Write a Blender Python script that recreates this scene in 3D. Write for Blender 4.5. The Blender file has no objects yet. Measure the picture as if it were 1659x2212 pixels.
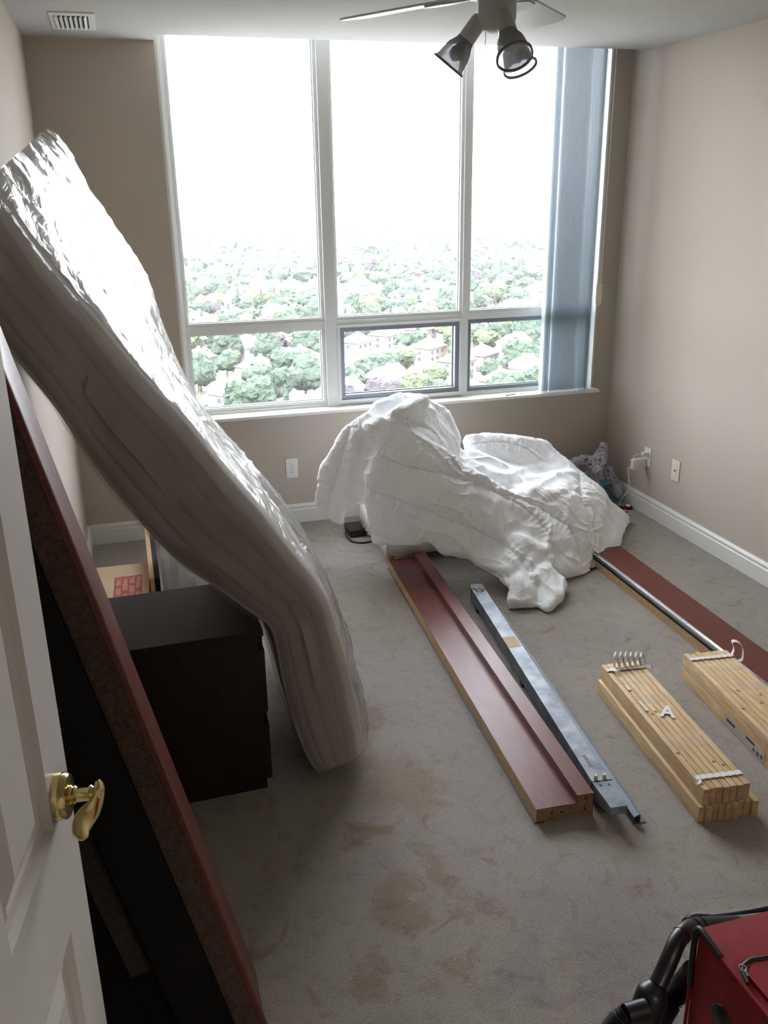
import bpy, bmesh, math, random
import numpy as np
from mathutils import Vector, Matrix, noise, Euler
from mathutils.bvhtree import BVHTree
random.seed(7); rng = np.random.default_rng(7)
S = bpy.context.scene
# ------------------------------------------------------------------ camera
IW, IH, F = 1659.0, 2212.0, 1930.0
YAW, PITCH, ROLL = 0.27682826, 0.34387269, -0.01428411
CAM = Vector((0.3123, -4.9078, 1.8275)); W, H = 3.185, 2.526
fw = Vector((math.sin(YAW)*math.cos(PITCH), math.cos(YAW)*math.cos(PITCH), -math.sin(PITCH)))
r0 = Vector((math.cos(YAW), -math.sin(YAW), 0)); u0 = r0.cross(fw)
rt = math.cos(ROLL)*r0 + math.sin(ROLL)*u0; up = -math.sin(ROLL)*r0 + math.cos(ROLL)*u0
cd = bpy.data.cameras.new('camera'); cam = bpy.data.objects.new('camera', cd); S.collection.objects.link(cam)
cd.sensor_fit = 'VERTICAL'; cd.sensor_height = 36.0; cd.lens = 36.0*F/IH; cd.clip_start = .05; cd.clip_end = 6000
cam.matrix_world = Matrix(((rt.x, up.x, -fw.x, CAM.x), (rt.y, up.y, -fw.y, CAM.y), (rt.z, up.z, -fw.z, CAM.z), (0, 0, 0, 1)))
S.camera = cam
# ------------------------------------------------------------------ world, light, exposure
SKY = 9.0
w = bpy.data.worlds.new('World'); S.world = w; w.use_nodes = True
nt = w.node_tree; nt.nodes.clear()
bg = nt.nodes.new('ShaderNodeBackground'); wo = nt.nodes.new('ShaderNodeOutputWorld')
bg.inputs[0].default_value = (.96, .965, 1.05, 1); bg.inputs[1].default_value = SKY
nt.links.new(bg.outputs[0], wo.inputs[0])
def light(name, kind, loc, rot, energy, color=(1, 1, 1), size=None, size_y=None, portal=False):
    d = bpy.data.lights.new(name, kind); d.energy = energy; d.color = color
    if kind == 'AREA':
        d.shape = 'RECTANGLE'; d.size = size; d.size_y = size_y or size
        if portal: d.cycles.is_portal = True
    if kind == 'SUN': d.angle = .03
    o = bpy.data.objects.new(name, d); S.collection.objects.link(o); o.location = loc; o.rotation_euler = rot
    return o
light('sun', 'SUN', (0, -20, 60), (math.radians(48), 0, math.radians(-35)), 9, (1, .95, .88))
light('window_portal', 'AREA', (1.83, .16, 1.65), (math.radians(-90), 0, 0), 1, size=2.5, size_y=2.05, portal=True)
S.view_settings.view_transform = 'Standard'; S.view_settings.look = 'None'
S.view_settings.gamma = 1; S.view_settings.use_curve_mapping = False; S.view_settings.exposure = .99
S.cycles.max_bounces = 10; S.cycles.diffuse_bounces = 7; S.cycles.transparent_max_bounces = 24
S.cycles.sample_clamp_indirect = 12; S.cycles.caustics_reflective = False; S.cycles.caustics_refractive = False
try:
    S.cycles.use_denoising = True
except Exception: pass

# ------------------------------------------------------------------ helpers
def ray(px, py): return fw + rt*((px-IW/2)/F) - up*((py-IH/2)/F)
def Py(px, py, y): d = ray(px, py); return CAM + d*((y-CAM.y)/d.y)
def Pz(px, py, z): d = ray(px, py); return CAM + d*((z-CAM.z)/d.z)
def Px(px, py, x): d = ray(px, py); return CAM + d*((x-CAM.x)/d.x)
def link(o): S.collection.objects.link(o); return o
def tag(o, label=None, cat=None, group=None, kind=None):
    if label: o['label'] = label
    if cat: o['category'] = cat
    if group: o['group'] = group
    if kind: o['kind'] = kind
    return o
def empty(name, loc, label, cat, group=None, rz=0):
    o = bpy.data.objects.new(name, None); o.empty_display_size = .1; o.location = loc; o.rotation_euler = (0, 0, rz)
    link(o); return tag(o, label, cat, group)
def parent(c, p):
    if p is not None:
        c.parent = p
        pm = Matrix.Translation(p.location) @ p.rotation_euler.to_matrix().to_4x4()
        if p.parent is not None: pm = WORLD[p.name]
        WORLD[p.name] = pm
        c.matrix_parent_inverse = pm.inverted()
    WORLD[c.name] = Matrix.Identity(4)
    return c
WORLD = {}
def mobj(name, verts, faces, mat, par=None, smooth=False):
    me = bpy.data.meshes.new(name); me.from_pydata([tuple(v) for v in verts], [], faces); me.update()
    if smooth: me.polygons.foreach_set('use_smooth', [True]*len(me.polygons))
    if mat: me.materials.append(mat)
    o = bpy.data.objects.new(name, me); link(o); return parent(o, par)
class MB:
    def __init__(s): s.v = []; s.f = []
    def add(s, vs, fs, M=None):
        n = len(s.v); s.v += [(M @ Vector(v)) if M else Vector(v) for v in vs]; s.f += [tuple(i+n for i in f) for f in fs]; return s
    def box(s, lo, hi, M=None, bev=0):
        bm = bmesh.new(); bmesh.ops.create_cube(bm, size=1)
        for v in bm.verts:
            v.co = Vector([lo[i]+(v.co[i]+.5)*(hi[i]-lo[i]) for i in range(3)])
        if bev: bmesh.ops.bevel(bm, geom=bm.edges[:], offset=bev, segments=2, affect='EDGES', profile=.6)
        return s.bm(bm, M)
    def bm(s, bm, M=None):
        bm.verts.index_update(); s.add([v.co.copy() for v in bm.verts], [[v.index for v in f.verts] for f in bm.faces], M); bm.free(); return s
    def cyl(s, p0, p1, r0, r1=None, n=16, cap=True):
        p0 = Vector(p0); p1 = Vector(p1); r1 = r0 if r1 is None else r1
        q = (p1-p0).to_track_quat('Z', 'Y'); vs = []
        for p, r in ((p0, r0), (p1, r1)):
            for i in range(n):
                a = 2*math.pi*i/n; vs.append(p + q @ Vector((r*math.cos(a), r*math.sin(a), 0)))
        fs = [(i, (i+1) % n, n+(i+1) % n, n+i) for i in range(n)]
        if cap: fs += [tuple(range(n))[::-1], tuple(range(n, 2*n))]
        return s.add(vs, fs)
    def lathe(s, p0, p1, prof, n=24, cap=False):     # prof: (t along axis in metres, r)
        p0 = Vector(p0); ax = (Vector(p1)-p0).normalized(); q = ax.to_track_quat('Z', 'Y'); vs = []
        for t, r in prof:
            for i in range(n):
                a = 2*math.pi*i/n; vs.append(p0 + ax*t + q @ Vector((r*math.cos(a), r*math.sin(a), 0)))
        fs = []
        for k in range(len(prof)-1):
            for i in range(n): fs.append((k*n+i, k*n+(i+1) % n, (k+1)*n+(i+1) % n, (k+1)*n+i))
        if cap: fs += [tuple(range(n))[::-1], tuple(range((len(prof)-1)*n, len(prof)*n))]
        return s.add(vs, fs)
    def tube(s, pts, r, n=8, closed=False, rad=None):
        pts = [Vector(p) for p in pts]; m = len(pts); vs = []; prev = None
        for k, p in enumerate(pts):
            a = pts[(k-1) % m] if (closed or k) else pts[0]; b = pts[(k+1) % m] if (closed or k < m-1) else pts[-1]
            d = (b-a).normalized()
            if prev is None:
                x = d.orthogonal().normalized()
            else:
                x = (prev - d*prev.dot(d)).normalized()
            prev = x; y = d.cross(x); rr = rad[k] if rad else r
            for i in range(n):
                t = 2*math.pi*i/n; vs.append(p + x*(rr*math.cos(t)) + y*(rr*math.sin(t)))
        fs = []
        for k in range(m if closed else m-1):
            for i in range(n):
                k2 = (k+1) % m; fs.append((k*n+i, k*n+(i+1) % n, k2*n+(i+1) % n, k2*n+i))
        if not closed: fs += [tuple(range(n))[::-1], tuple(range((m-1)*n, m*n))]
        return s.add(vs, fs)
    def prism(s, poly, axis, a0, a1, M=None):         # 2D outline extruded along an axis ('x','y','z')
        n = len(poly); vs = []
        for a in (a0, a1):
            for (u, v) in poly: vs.append({'x': (a, u, v), 'y': (u, a, v), 'z': (u, v, a)}[axis])
        fs = [(i, (i+1) % n, n+(i+1) % n, n+i) for i in range(n)] + [tuple(range(n))[::-1], tuple(range(n, 2*n))]
        return s.add(vs, fs, M)
    def ico(s, c, r, sub=2, sc=(1, 1, 1)):
        bm = bmesh.new(); bmesh.ops.create_icosphere(bm, subdivisions=sub, radius=1)
        for v in bm.verts: v.co = Vector((c[0]+v.co.x*r*sc[0], c[1]+v.co.y*r*sc[1], c[2]+v.co.z*r*sc[2]))
        return s.bm(bm)
    def build(s, name, mat, par=None, smooth=False, fix=True):
        o = mobj(name, s.v, s.f, mat, par, smooth)
        if fix:
            bm = bmesh.new(); bm.from_mesh(o.data); bmesh.ops.recalc_face_normals(bm, faces=bm.faces); bm.to_mesh(o.data); bm.free()
        if smooth: 
            try: o.data.set_sharp_from_angle(angle=math.radians(40))
            except Exception: pass
        return o
def spline(pts, n):
    pts = [Vector(p) for p in pts]; P = [pts[0]*2-pts[1]]+pts+[pts[-1]*2-pts[-2]]
    seg = [(P[i+1]-P[i]).length for i in range(1, len(P)-2)]; L = sum(seg); out = []
    for k in range(n):
        d = L*k/(n-1); i = 0
        while i < len(seg)-1 and d > seg[i]: d -= seg[i]; i += 1
        t = min(1, d/max(seg[i], 1e-9)); a, b, c, e = P[i:i+4]
        out.append(.5*((2*b)+(c-a)*t+(2*a-5*b+4*c-e)*t*t+(3*b-a-3*c+e)*t**3))
    return out
# ------------------------------------------------------------------ materials
def mat(name, col, rough=.6, metal=0, var=None, vscale=8, bump=0, bscale=60, bdist=.003, spec=.5, stretch=None, coat=0, sheen=0, trans=0, detail=4, vrange=(.35, .65)):
    m = bpy.data.materials.new(name); m.use_nodes = True; t = m.node_tree; b = t.nodes['Principled BSDF']
    b.inputs['Base Color'].default_value = (*col, 1); b.inputs['Roughness'].default_value = rough; b.inputs['Metallic'].default_value = metal
    b.inputs['Specular IOR Level'].default_value = spec; b.inputs['Coat Weight'].default_value = coat; b.inputs['Sheen Weight'].default_value = sheen
    tc = t.nodes.new('ShaderNodeTexCoord'); mp = t.nodes.new('ShaderNodeMapping'); t.links.new(tc.outputs['Object'], mp.inputs[0])
    if stretch: mp.inputs['Scale'].default_value = stretch
    if var:
        n = t.nodes.new('ShaderNodeTexNoise'); n.inputs['Scale'].default_value = vscale; n.inputs['Detail'].default_value = detail
        r = t.nodes.new('ShaderNodeValToRGB'); r.color_ramp.elements[0].color = (*col, 1); r.color_ramp.elements[1].color = (*var, 1)
        r.color_ramp.elements[0].position, r.color_ramp.elements[1].position = vrange
        t.links.new(mp.outputs[0], n.inputs['Vector']); t.links.new(n.outputs['Fac'], r.inputs[0]); t.links.new(r.outputs[0], b.inputs['Base Color'])
    if bump:
        n2 = t.nodes.new('ShaderNodeTexNoise'); n2.inputs['Scale'].default_value = bscale; n2.inputs['Detail'].default_value = 3
        bp = t.nodes.new('ShaderNodeBump'); bp.inputs['Strength'].default_value = bump; bp.inputs['Distance'].default_value = bdist
        t.links.new(mp.outputs[0], n2.inputs['Vector']); t.links.new(n2.outputs['Fac'], bp.inputs['Height']); t.links.new(bp.outputs[0], b.inputs['Normal'])
    return m
def nd(m, k): return m.node_tree.nodes.new(k)
M = {}
M['wall'] = mat('wall_paint', (.51, .455, .39), .75, bump=.15, bscale=180, bdist=.001, spec=.25)
M['ceil'] = mat('popcorn_ceiling', (.50, .50, .485), .95, bump=.8, bscale=140, bdist=.006, spec=.1)
M['trim'] = mat('trim_white', (.74, .74, .70), .35, spec=.4)
M['frame'] = mat('window_frame_paint', (.74, .76, .74), .45, spec=.4)
M['gasket'] = mat('dark_gasket', (.06, .07, .08), .6)
M['sash'] = mat('grey_aluminium_sash', (.23, .26, .30), .45, .3)
M['white'] = mat('white_plastic', (.78, .78, .76), .35)
M['cream'] = mat('cream_plastic', (.76, .72, .58), .4)
M['black'] = mat('black_plastic', (.012, .012, .015), .38, spec=.5)
M['blackrub'] = mat('black_rubber', (.01, .01, .012), .5)
M['brass'] = mat('polished_brass', (.80, .66, .30), .14, 1)
M['steel'] = mat('galvanised_steel', (.27, .30, .33), .5, .45, var=(.14, .16, .18), vscale=14, detail=6)
M['steeldark'] = mat('dull_steel', (.10, .12, .14), .55, .35)
M['chrome'] = mat('chrome', (.75, .78, .8), .15, 1)
M['door'] = mat('door_paint', (.74, .71, .68), .45, bump=.25, bscale=90, bdist=.0008, stretch=(1, 1, 6), spec=.35)
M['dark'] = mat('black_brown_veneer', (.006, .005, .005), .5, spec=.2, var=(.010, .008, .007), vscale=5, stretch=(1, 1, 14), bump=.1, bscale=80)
M['dresser'] = mat('dark_brown_veneer', (.017, .009, .008), .45, spec=.35, var=(.026, .013, .010), vscale=6, stretch=(12, 12, 1.2), bump=.12, bscale=90)
M['red'] = mat('red_brown_veneer', (.14, .036, .028), .36, var=(.115, .026, .018), vscale=14, stretch=(5, 1.2, 5), spec=.3)
M['mdf'] = mat('raw_fibreboard_edge', (.50, .34, .19), .8, var=(.42, .28, .15), vscale=60)
M['wood'] = mat('pale_pine', (.70, .53, .31), .55, var=(.56, .38, .19), vscale=7, stretch=(9, .8, 9), bump=.1, bscale=70)
M['wood2'] = mat('pale_pine_warm', (.66, .47, .26), .55, var=(.52, .33, .16), vscale=6, stretch=(9, .9, 9), bump=.1, bscale=70)
M['endgrain'] = mat('pine_end_grain', (.52, .36, .20), .75, var=(.36, .23, .12), vscale=45)
M['knot'] = mat('wood_knot', (.25, .11, .04), .6)
M['card'] = mat('cardboard', (.52, .39, .25), .8, var=(.47, .35, .22), vscale=4)
M['inkred'] = mat('red_print', (.33, .04, .045), .7)
M['tape'] = mat('cloth_webbing', (.72, .71, .69), .8)
M['fabric'] = mat('mattress_border_fabric', (.42, .385, .365), .9, bump=.3, bscale=500, bdist=.001, sheen=.2)
M['ticking'] = mat('mattress_ticking', (.74, .71, .66), .85, bump=.4, bscale=300, bdist=.001)
M['piping'] = mat('mattress_piping', (.62, .56, .48), .8)
M['canvas'] = mat('red_bag_fabric', (.30, .010, .018), .75, bump=.5, bscale=700, bdist=.0008, var=(.24, .007, .013), vscale=30)
M['fan'] = mat('fan_white', (.55, .56, .55), .4)
M['blade'] = mat('fan_blade_white', (.68, .68, .68), .35)
M['blue'] = mat('blue_cloth', (.04, .16, .27), .8)
M['orange'] = mat('orange_leg_wood', (.50, .22, .08), .45)
M['brownpaper'] = mat('wrapper_print', (.22, .16, .17), .5, var=(.6, .6, .6), vscale=60)
M['darktape'] = mat('clear_tape_on_dark', (.5, .5, .5), .25); M['darktape'].node_tree.nodes['Principled BSDF'].inputs['Alpha'].default_value = .05
# particle board
def particle(name, a, b_, sc):
    m = mat(name, a, .85, bump=.5, bscale=sc, bdist=.002); t = m.node_tree; b = t.nodes['Principled BSDF']
    v = nd(m, 'ShaderNodeTexVoronoi'); v.inputs['Scale'].default_value = sc; r = nd(m, 'ShaderNodeValToRGB')
    r.color_ramp.elements[0].color = (*b_, 1); r.color_ramp.elements[0].position = .08; r.color_ramp.elements[1].color = (*a, 1); r.color_ramp.elements[1].position = .38
    n = nd(m, 'ShaderNodeTexNoise'); n.inputs['Scale'].default_value = sc*.5; mx = nd(m, 'ShaderNodeMix'); mx.data_type = 'RGBA'; mx.blend_type = 'MULTIPLY'; mx.inputs[0].default_value = .8
    tc = nd(m, 'ShaderNodeTexCoord'); t.links.new(tc.outputs['Object'], v.inputs[0]); t.links.new(tc.outputs['Object'], n.inputs[0])
    t.links.new(v.outputs['Distance'], r.inputs[0]); t.links.new(r.outputs[0], mx.inputs[6]); t.links.new(n.outputs['Fac'], mx.inputs[7])
    t.links.new(mx.outputs[2], b.inputs['Base Color']); return m
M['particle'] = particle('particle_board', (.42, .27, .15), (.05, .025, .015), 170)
M['particleshade'] = particle('particle_board_in_shade', (.13, .08, .05), (.03, .015, .01), 170)  # particle board with the shade by the door put into its colour
M['particledark'] = particle('particle_board_deep_shade', (.07, .05, .04), (.03, .015, .01), 200)  # same board darkened further, deep shade in the colour
# carpet
def carpet():
    m = mat('beige_carpet', (.42, .35, .28), .97, spec=.1, sheen=.3); t = m.node_tree; b = t.nodes['Principled BSDF']
    tc = nd(m, 'ShaderNodeTexCoord')
    def N(s, d, rough=.6, dist=0):
        n = nd(m, 'ShaderNodeTexNoise'); n.inputs['Scale'].default_value = s; n.inputs['Detail'].default_value = d; n.inputs['Roughness'].default_value = rough
        n.inputs['Distortion'].default_value = dist; t.links.new(tc.outputs['Object'], n.inputs[0]); return n
    def R(n, p0, c0, p1, c1):
        r = nd(m, 'ShaderNodeValToRGB'); r.color_ramp.elements[0].position = p0; r.color_ramp.elements[0].color = (*c0, 1)
        r.color_ramp.elements[1].position = p1; r.color_ramp.elements[1].color = (*c1, 1); t.links.new(n.outputs['Fac'], r.inputs[0]); return r
    def mul(a, b_, f=1):
        x = nd(m, 'ShaderNodeMix'); x.data_type = 'RGBA'; x.blend_type = 'MULTIPLY'; x.inputs[0].default_value = f
        t.links.new(a, x.inputs[6]); t.links.new(b_, x.inputs[7]); return x.outputs[2]
    base = R(N(2.2, 3), .3, (.60, .55, .485), .7, (.70, .645, .575))
    fib = R(N(260, 4, .8), .36, (.55, .52, .5), .62, (1.12, 1.12, 1.12))
    tr = R(N(18, 4, .7, .6), .30, (.80, .77, .74), .48, (1, 1, 1))
    st = R(N(5.5, 3, .6, 1.2), .27, (.70, .58, .44), .37, (1, 1, 1))
    # worn, stained spots that lie along the walking line
    c = mul(mul(mul(base.outputs[0], fib.outputs[0]), tr.outputs[0]), st.outputs[0])
    spots = [(1.02, -2.55, .16, .24), (.86, -3.05, .09, .12), (.92, -3.28, .07, .06), (.74, -3.3, .06, .10), (1.0, -2.95, .05, .16), (.98, -2.1, .10, .2), (1.08, -3.12, .10, .05), (1.55, -3.2, .05, .03)]
    for (sx, sy, rx, ry) in spots:
        mp = nd(m, 'ShaderNodeMapping'); mp.vector_type = 'TEXTURE'; mp.inputs['Location'].default_value = (sx, sy, 0); mp.inputs['Scale'].default_value = (rx, ry, 1)
        n = N(9, 4, .7); ad = nd(m, 'ShaderNodeVectorMath'); ad.operation = 'MULTIPLY_ADD'; ad.inputs[1].default_value = (.35, .35, 0); t.links.new(n.outputs['Color'], ad.inputs[0]); t.links.new(tc.outputs['Object'], ad.inputs[2])
        sh = nd(m, 'ShaderNodeVectorMath'); sh.operation = 'SUBTRACT'; sh.inputs[1].default_value = (.175, .175, 0); t.links.new(ad.outputs[0], sh.inputs[0])
        t.links.new(sh.outputs[0], mp.inputs[0]); g = nd(m, 'ShaderNodeTexGradient'); g.gradient_type = 'SPHERICAL'; t.links.new(mp.outputs[0], g.inputs[0])
        r = R(g, .05, (1, 1, 1), .45, (.84, .76, .66)); t.links.new(g.outputs['Fac'], r.inputs[0]); c = mul(c, r.outputs[0])
    t.links.new(c, b.inputs['Base Color'])
    bp = nd(m, 'ShaderNodeBump'); bp.inputs['Strength'].default_value = 1; bp.inputs['Distance'].default_value = .012
    t.links.new(N(200, 4, .8).outputs['Fac'], bp.inputs['Height']); bp2 = nd(m, 'ShaderNodeBump'); bp2.inputs['Strength'].default_value = .6; bp2.inputs['Distance'].default_value = .03
    t.links.new(N(14, 3, .6).outputs['Fac'], bp2.inputs['Height']); t.links.new(bp.outputs[0], bp2.inputs['Normal']); t.links.new(bp2.outputs[0], b.inputs['Normal'])
    return m
M['carpet'] = carpet()
def glassy(name, tint, gl, rough, bumpd=0, bscale=30, diff=0, stretch=None, edge=True):
    m = bpy.data.materials.new(name); m.use_nodes = True; t = m.node_tree; t.nodes.clear()
    o = nd(m, 'ShaderNodeOutputMaterial'); tr = nd(m, 'ShaderNodeBsdfTransparent'); g = nd(m, 'ShaderNodeBsdfGlossy'); mx = nd(m, 'ShaderNodeMixShader')
    tr.inputs[0].default_value = (*tint, 1); g.inputs['Roughness'].default_value = rough
    lw = nd(m, 'ShaderNodeLayerWeight'); lw.inputs[0].default_value = .3
    mr = nd(m, 'ShaderNodeMapRange'); mr.inputs['To Min'].default_value = gl[0]; mr.inputs['To Max'].default_value = gl[1]
    t.links.new(lw.outputs['Fresnel'], mr.inputs[0]); t.links.new(mr.outputs[0], mx.inputs[0])
    t.links.new(tr.outputs[0], mx.inputs[1]); t.links.new(g.outputs[0], mx.inputs[2]); last = mx.outputs[0]
    if diff:
        d = nd(m, 'ShaderNodeBsdfDiffuse'); d.inputs[0].default_value = (.85, .86, .88, 1); tl = nd(m, 'ShaderNodeBsdfTranslucent'); tl.inputs[0].default_value = (.85, .86, .88, 1)
        m1 = nd(m, 'ShaderNodeMixShader'); m1.inputs[0].default_value = .5; t.links.new(d.outputs[0], m1.inputs[1]); t.links.new(tl.outputs[0], m1.inputs[2])
        m2 = nd(m, 'ShaderNodeMixShader'); m2.inputs[0].default_value = diff; t.links.new(last, m2.inputs[1]); t.links.new(m1.outputs[0], m2.inputs[2]); last = m2.outputs[0]
    if bumpd:
        tc = nd(m, 'ShaderNodeTexCoord'); mp = nd(m, 'ShaderNodeMapping'); n = nd(m, 'ShaderNodeTexNoise'); n.inputs['Scale'].default_value = bscale; n.inputs['Detail'].default_value = 3; n.inputs['Distortion'].default_value = .8
        if stretch: mp.inputs['Scale'].default_value = stretch
        bp = nd(m, 'ShaderNodeBump'); bp.inputs['Distance'].default_value = bumpd
        t.links.new(tc.outputs['Object'], mp.inputs[0]); t.links.new(mp.outputs[0], n.inputs[0]); t.links.new(n.outputs['Fac'], bp.inputs['Height']); t.links.new(bp.outputs[0], g.inputs['Normal'])
    t.links.new(last, o.inputs[0]); return m
M['pane'] = glassy('window_glass', (.97, .985, .98), (.0, .5), .0)
M['plastic'] = glassy('clear_plastic_sheet', (.97, .97, .97), (.05, .6), .15, .006, 16, .05, (1, .8, 1))
M['shade'] = glassy('crackled_glass', (.58, .58, .59), (.10, .6), .14, .004, 90, .25)
M['packtape'] = mat('clear_packing_tape', (.8, .76, .66), .2); M['packtape'].node_tree.nodes['Principled BSDF'].inputs['Alpha'].default_value = .08
def transl(name, col, f, rough=.5):
    m = mat(name, col, rough); t = m.node_tree; b = t.nodes['Principled BSDF']; o = t.nodes['Material Output']
    tl = nd(m, 'ShaderNodeBsdfTranslucent'); tl.inputs[0].default_value = (*col, 1); mx = nd(m, 'ShaderNodeMixShader'); mx.inputs[0].default_value = f
    t.links.new(b.outputs[0], mx.inputs[1]); t.links.new(tl.outputs[0], mx.inputs[2]); t.links.new(mx.outputs[0], o.inputs[0]); return m
M['vane'] = transl('blue_grey_vane', (.76, .81, .84), .55)
M['duvet'] = mat('white_cotton', (.90, .92, .94), .9, sheen=.3, spec=.15)
def creases(m, sc, dst, st, rot):
    t = m.node_tree; b = t.nodes['Principled BSDF']; tc = nd(m, 'ShaderNodeTexCoord'); mp = nd(m, 'ShaderNodeMapping'); n = nd(m, 'ShaderNodeTexNoise'); n.noise_type = 'RIDGED_MULTIFRACTAL'
    mp.inputs['Scale'].default_value = st; mp.inputs['Rotation'].default_value = rot; n.inputs['Scale'].default_value = sc; n.inputs['Detail'].default_value = 3; n.inputs['Roughness'].default_value = .45; n.inputs['Distortion'].default_value = .5
    try: n.normalize = True
    except Exception: pass
    bp = nd(m, 'ShaderNodeBump'); bp.inputs['Distance'].default_value = dst; bp.inputs['Strength'].default_value = .8; bp2 = nd(m, 'ShaderNodeBump'); bp2.inputs['Distance'].default_value = .002; n2 = nd(m, 'ShaderNodeTexNoise'); n2.inputs['Scale'].default_value = 120
    t.links.new(tc.outputs['Object'], mp.inputs[0]); t.links.new(mp.outputs[0], n.inputs[0]); t.links.new(n.outputs['Fac'], bp.inputs['Height']); t.links.new(tc.outputs['Object'], n2.inputs[0]); t.links.new(n2.outputs['Fac'], bp2.inputs['Height']); t.links.new(bp.outputs[0], bp2.inputs['Normal']); t.links.new(bp2.outputs[0], b.inputs['Normal'])
creases(M['duvet'], 5.5, .016, (1.6, 1, .55), (.5, .3, .6))
M['sheet'] = mat('cream_cotton', (.80, .79, .75), .9, bump=.2, bscale=40, bdist=.004)
M['plush'] = mat('speckled_plush', (.62, .60, .66), .95, var=(.16, .15, .30), vscale=55, bump=1, bscale=120, bdist=.012, sheen=.6, detail=3, vrange=(.5, .66))

# ------------------------------------------------------------------ room shell
def struct(mb, name, m, smooth=False): return tag(mb.build(name, m, None, smooth), kind='structure')
YB = -5.75
struct(MB().box((-.2, YB-1.7, -.15), (W+.2, .3, 0)), 'floor', M['carpet'])
struct(MB().box((-.2, YB-1.7, H), (W+.2, -.17, H+.35)).box((-.2, -.17, H), (.592, .3, H+.35)).box((.592, -.17, H+.2), (W+.2, .3, H+.35)), 'ceiling', M['ceil'])
struct(MB().box((-.2, YB-.2, 0), (0, .3, H)), 'wall_left', M['wall'])
struct(MB().box((W, YB-.2, 0), (W+.2, .3, H+.2)), 'wall_right', M['wall'])
struct(MB().box((0, YB-.12, 0), (.9, YB, H)).box((1.8, YB-.12, 0), (W, YB, H)).box((.9, YB-.12, 2.05), (1.8, YB, H))
    .box((0, YB-1.7, 0), (W, YB-1.6, H)).box((-.2, YB-1.7, 0), (0, YB, H)).box((W, YB-1.7, 0), (W+.2, YB, H)), 'wall_front', M['wall'])
hl = empty('hall_fill_lamp', (1.4, YB-.8, H), 'added fill lamp on the hall ceiling, unseen behind the camera', 'fill lamp')
MB().lathe((1.4, YB-.8, H), (1.4, YB-.8, 0), [(0, .16), (.02, .165), (.03, .15)], 32, True).build('base', M['white'], hl, True)
lmp = light('hall_fill_light', 'AREA', (1.4, YB-.8, H-.05), (0, 0, 0), 14, (1, .93, .84), .28, .28)  # hall lamp is unseen, added as weak fill from behind the camera
WX0, WX1, WZ0 = .592, 3.06, .648
struct(MB().box((0, 0, 0), (WX0, .2, H)).box((WX1, 0, 0), (W, .2, H+.2)).box((WX0, 0, 0), (WX1, .2, WZ0)), 'wall_back', M['wall'])
# baseboards: stepped colonial profile
def bprof():
    return [(0, 0), (.016, 0), (.016, .078), (.012, .083), (.012, .088), (.0145, .092), (.0145, .1), (.009, .108), (.006, .113), (0, .113)]
p = bprof()
bb = MB().prism([(-.0 - a, z) for a, z in p], 'x', 0.016, W-.016); struct(bb, 'baseboard_back', M['trim'])
bb = MB().prism([(W-a, z) for a, z in p], 'y', YB, 0); struct(bb, 'baseboard_right', M['trim'])
bb = MB().prism([(a, z) for a, z in p], 'y', -3.4 if False else YB, 0); struct(bb, 'baseboard_left', M['trim'])
# window: jamb lining, frames, sash beads, panes
ZT = H+.2
x_m1, x_m2 = (1.392, 1.456), (2.212, 2.246); zt = (1.125, 1.155)
tag(MB().box((WX0, .0, WZ0), (WX0+.012, .12, ZT)).box((WX1-.012, .0, WZ0), (WX1, .12, ZT)).build('trim_1', M['trim']), kind='structure')
win = tag(MB().box((WX0+.012, .05, WZ0), (WX0+.037, .11, ZT)).box((WX1-.042, .05, WZ0), (WX1-.012, .11, ZT))
    .box((x_m1[0], .035, WZ0), (x_m1[1], .12, ZT)).box((x_m2[0], .045, WZ0), (x_m2[1], .12, ZT))
    .box((WX0+.037, .052, zt[0]), (x_m1[0], .11, zt[1])).box((x_m1[1], .052, zt[0]), (x_m2[0], .11, zt[1])).box((x_m2[1], .052, zt[0]), (WX1-.042, .11, zt[1]))
    .box((WX0+.037, .05, WZ0), (WX1-.042, .11, WZ0+.035)).build('window_1', M['frame']), kind='structure')
def sash(x0, x1, z0, z1, mt, bw=.016, y0=.058, gas=True, name='glazing_bead'):
    mb = MB()
    for (a, b, c, d) in ((x0, x1, z0, z0+bw), (x0, x1, z1-bw, z1), (x0, x0+bw, z0+bw, z1-bw), (x1-bw, x1, z0+bw, z1-bw)):
        mb.box((a, y0, c), (b, .104, d), bev=.002)
    mb.build(name, mt, win)
    if gas:
        g = MB(); e = .004; X0, X1, Z0, Z1 = x0+bw, x1-bw, z0+bw, z1-bw
        for (a, b, c, d) in ((X0, X1, Z0, Z0+e), (X0, X1, Z1-e, Z1), (X0, X0+e, Z0+e, Z1-e), (X1-e, X1, Z0+e, Z1-e)): g.box((a, .078, c), (b, .098, d))
        g.build('gasket', M['gasket'] if mt is M['sash'] else M['sash'], win)
    MB().box((x0+bw*.5, .086, z0+bw*.5), (x1-bw*.5, .090, z1-bw*.5)).build('pane', M['pane'], win)
L0, R1 = WX0+.037, WX1-.042
sash(L0, x_m1[0], zt[1], ZT, M['frame'], .017); sash(x_m1[1], x_m2[0], zt[1], ZT, M['frame'], .017); sash(x_m2[1], R1, zt[1], ZT, M['frame'], .017)
sash(L0, x_m1[0], WZ0+.035, zt[0], M['frame'], .020)
MB().box((x_m1[1], .03, WZ0+.035), (x_m1[1]+.018, .06, zt[0])).box((x_m2[0]-.018, .03, WZ0+.035), (x_m2[0], .06, zt[0])).box((x_m1[1]+.018, .03, WZ0+.035), (x_m2[0]-.018, .06, WZ0+.052)).box((x_m1[1]+.018, .03, zt[0]-.012), (x_m2[0]-.018, .06, zt[0])).build('casement_frame', M['frame'], win)
sash(x_m1[1]+.018, x_m2[0]-.018, WZ0+.052, zt[0]-.012, M['sash'], .026, .045)
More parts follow.
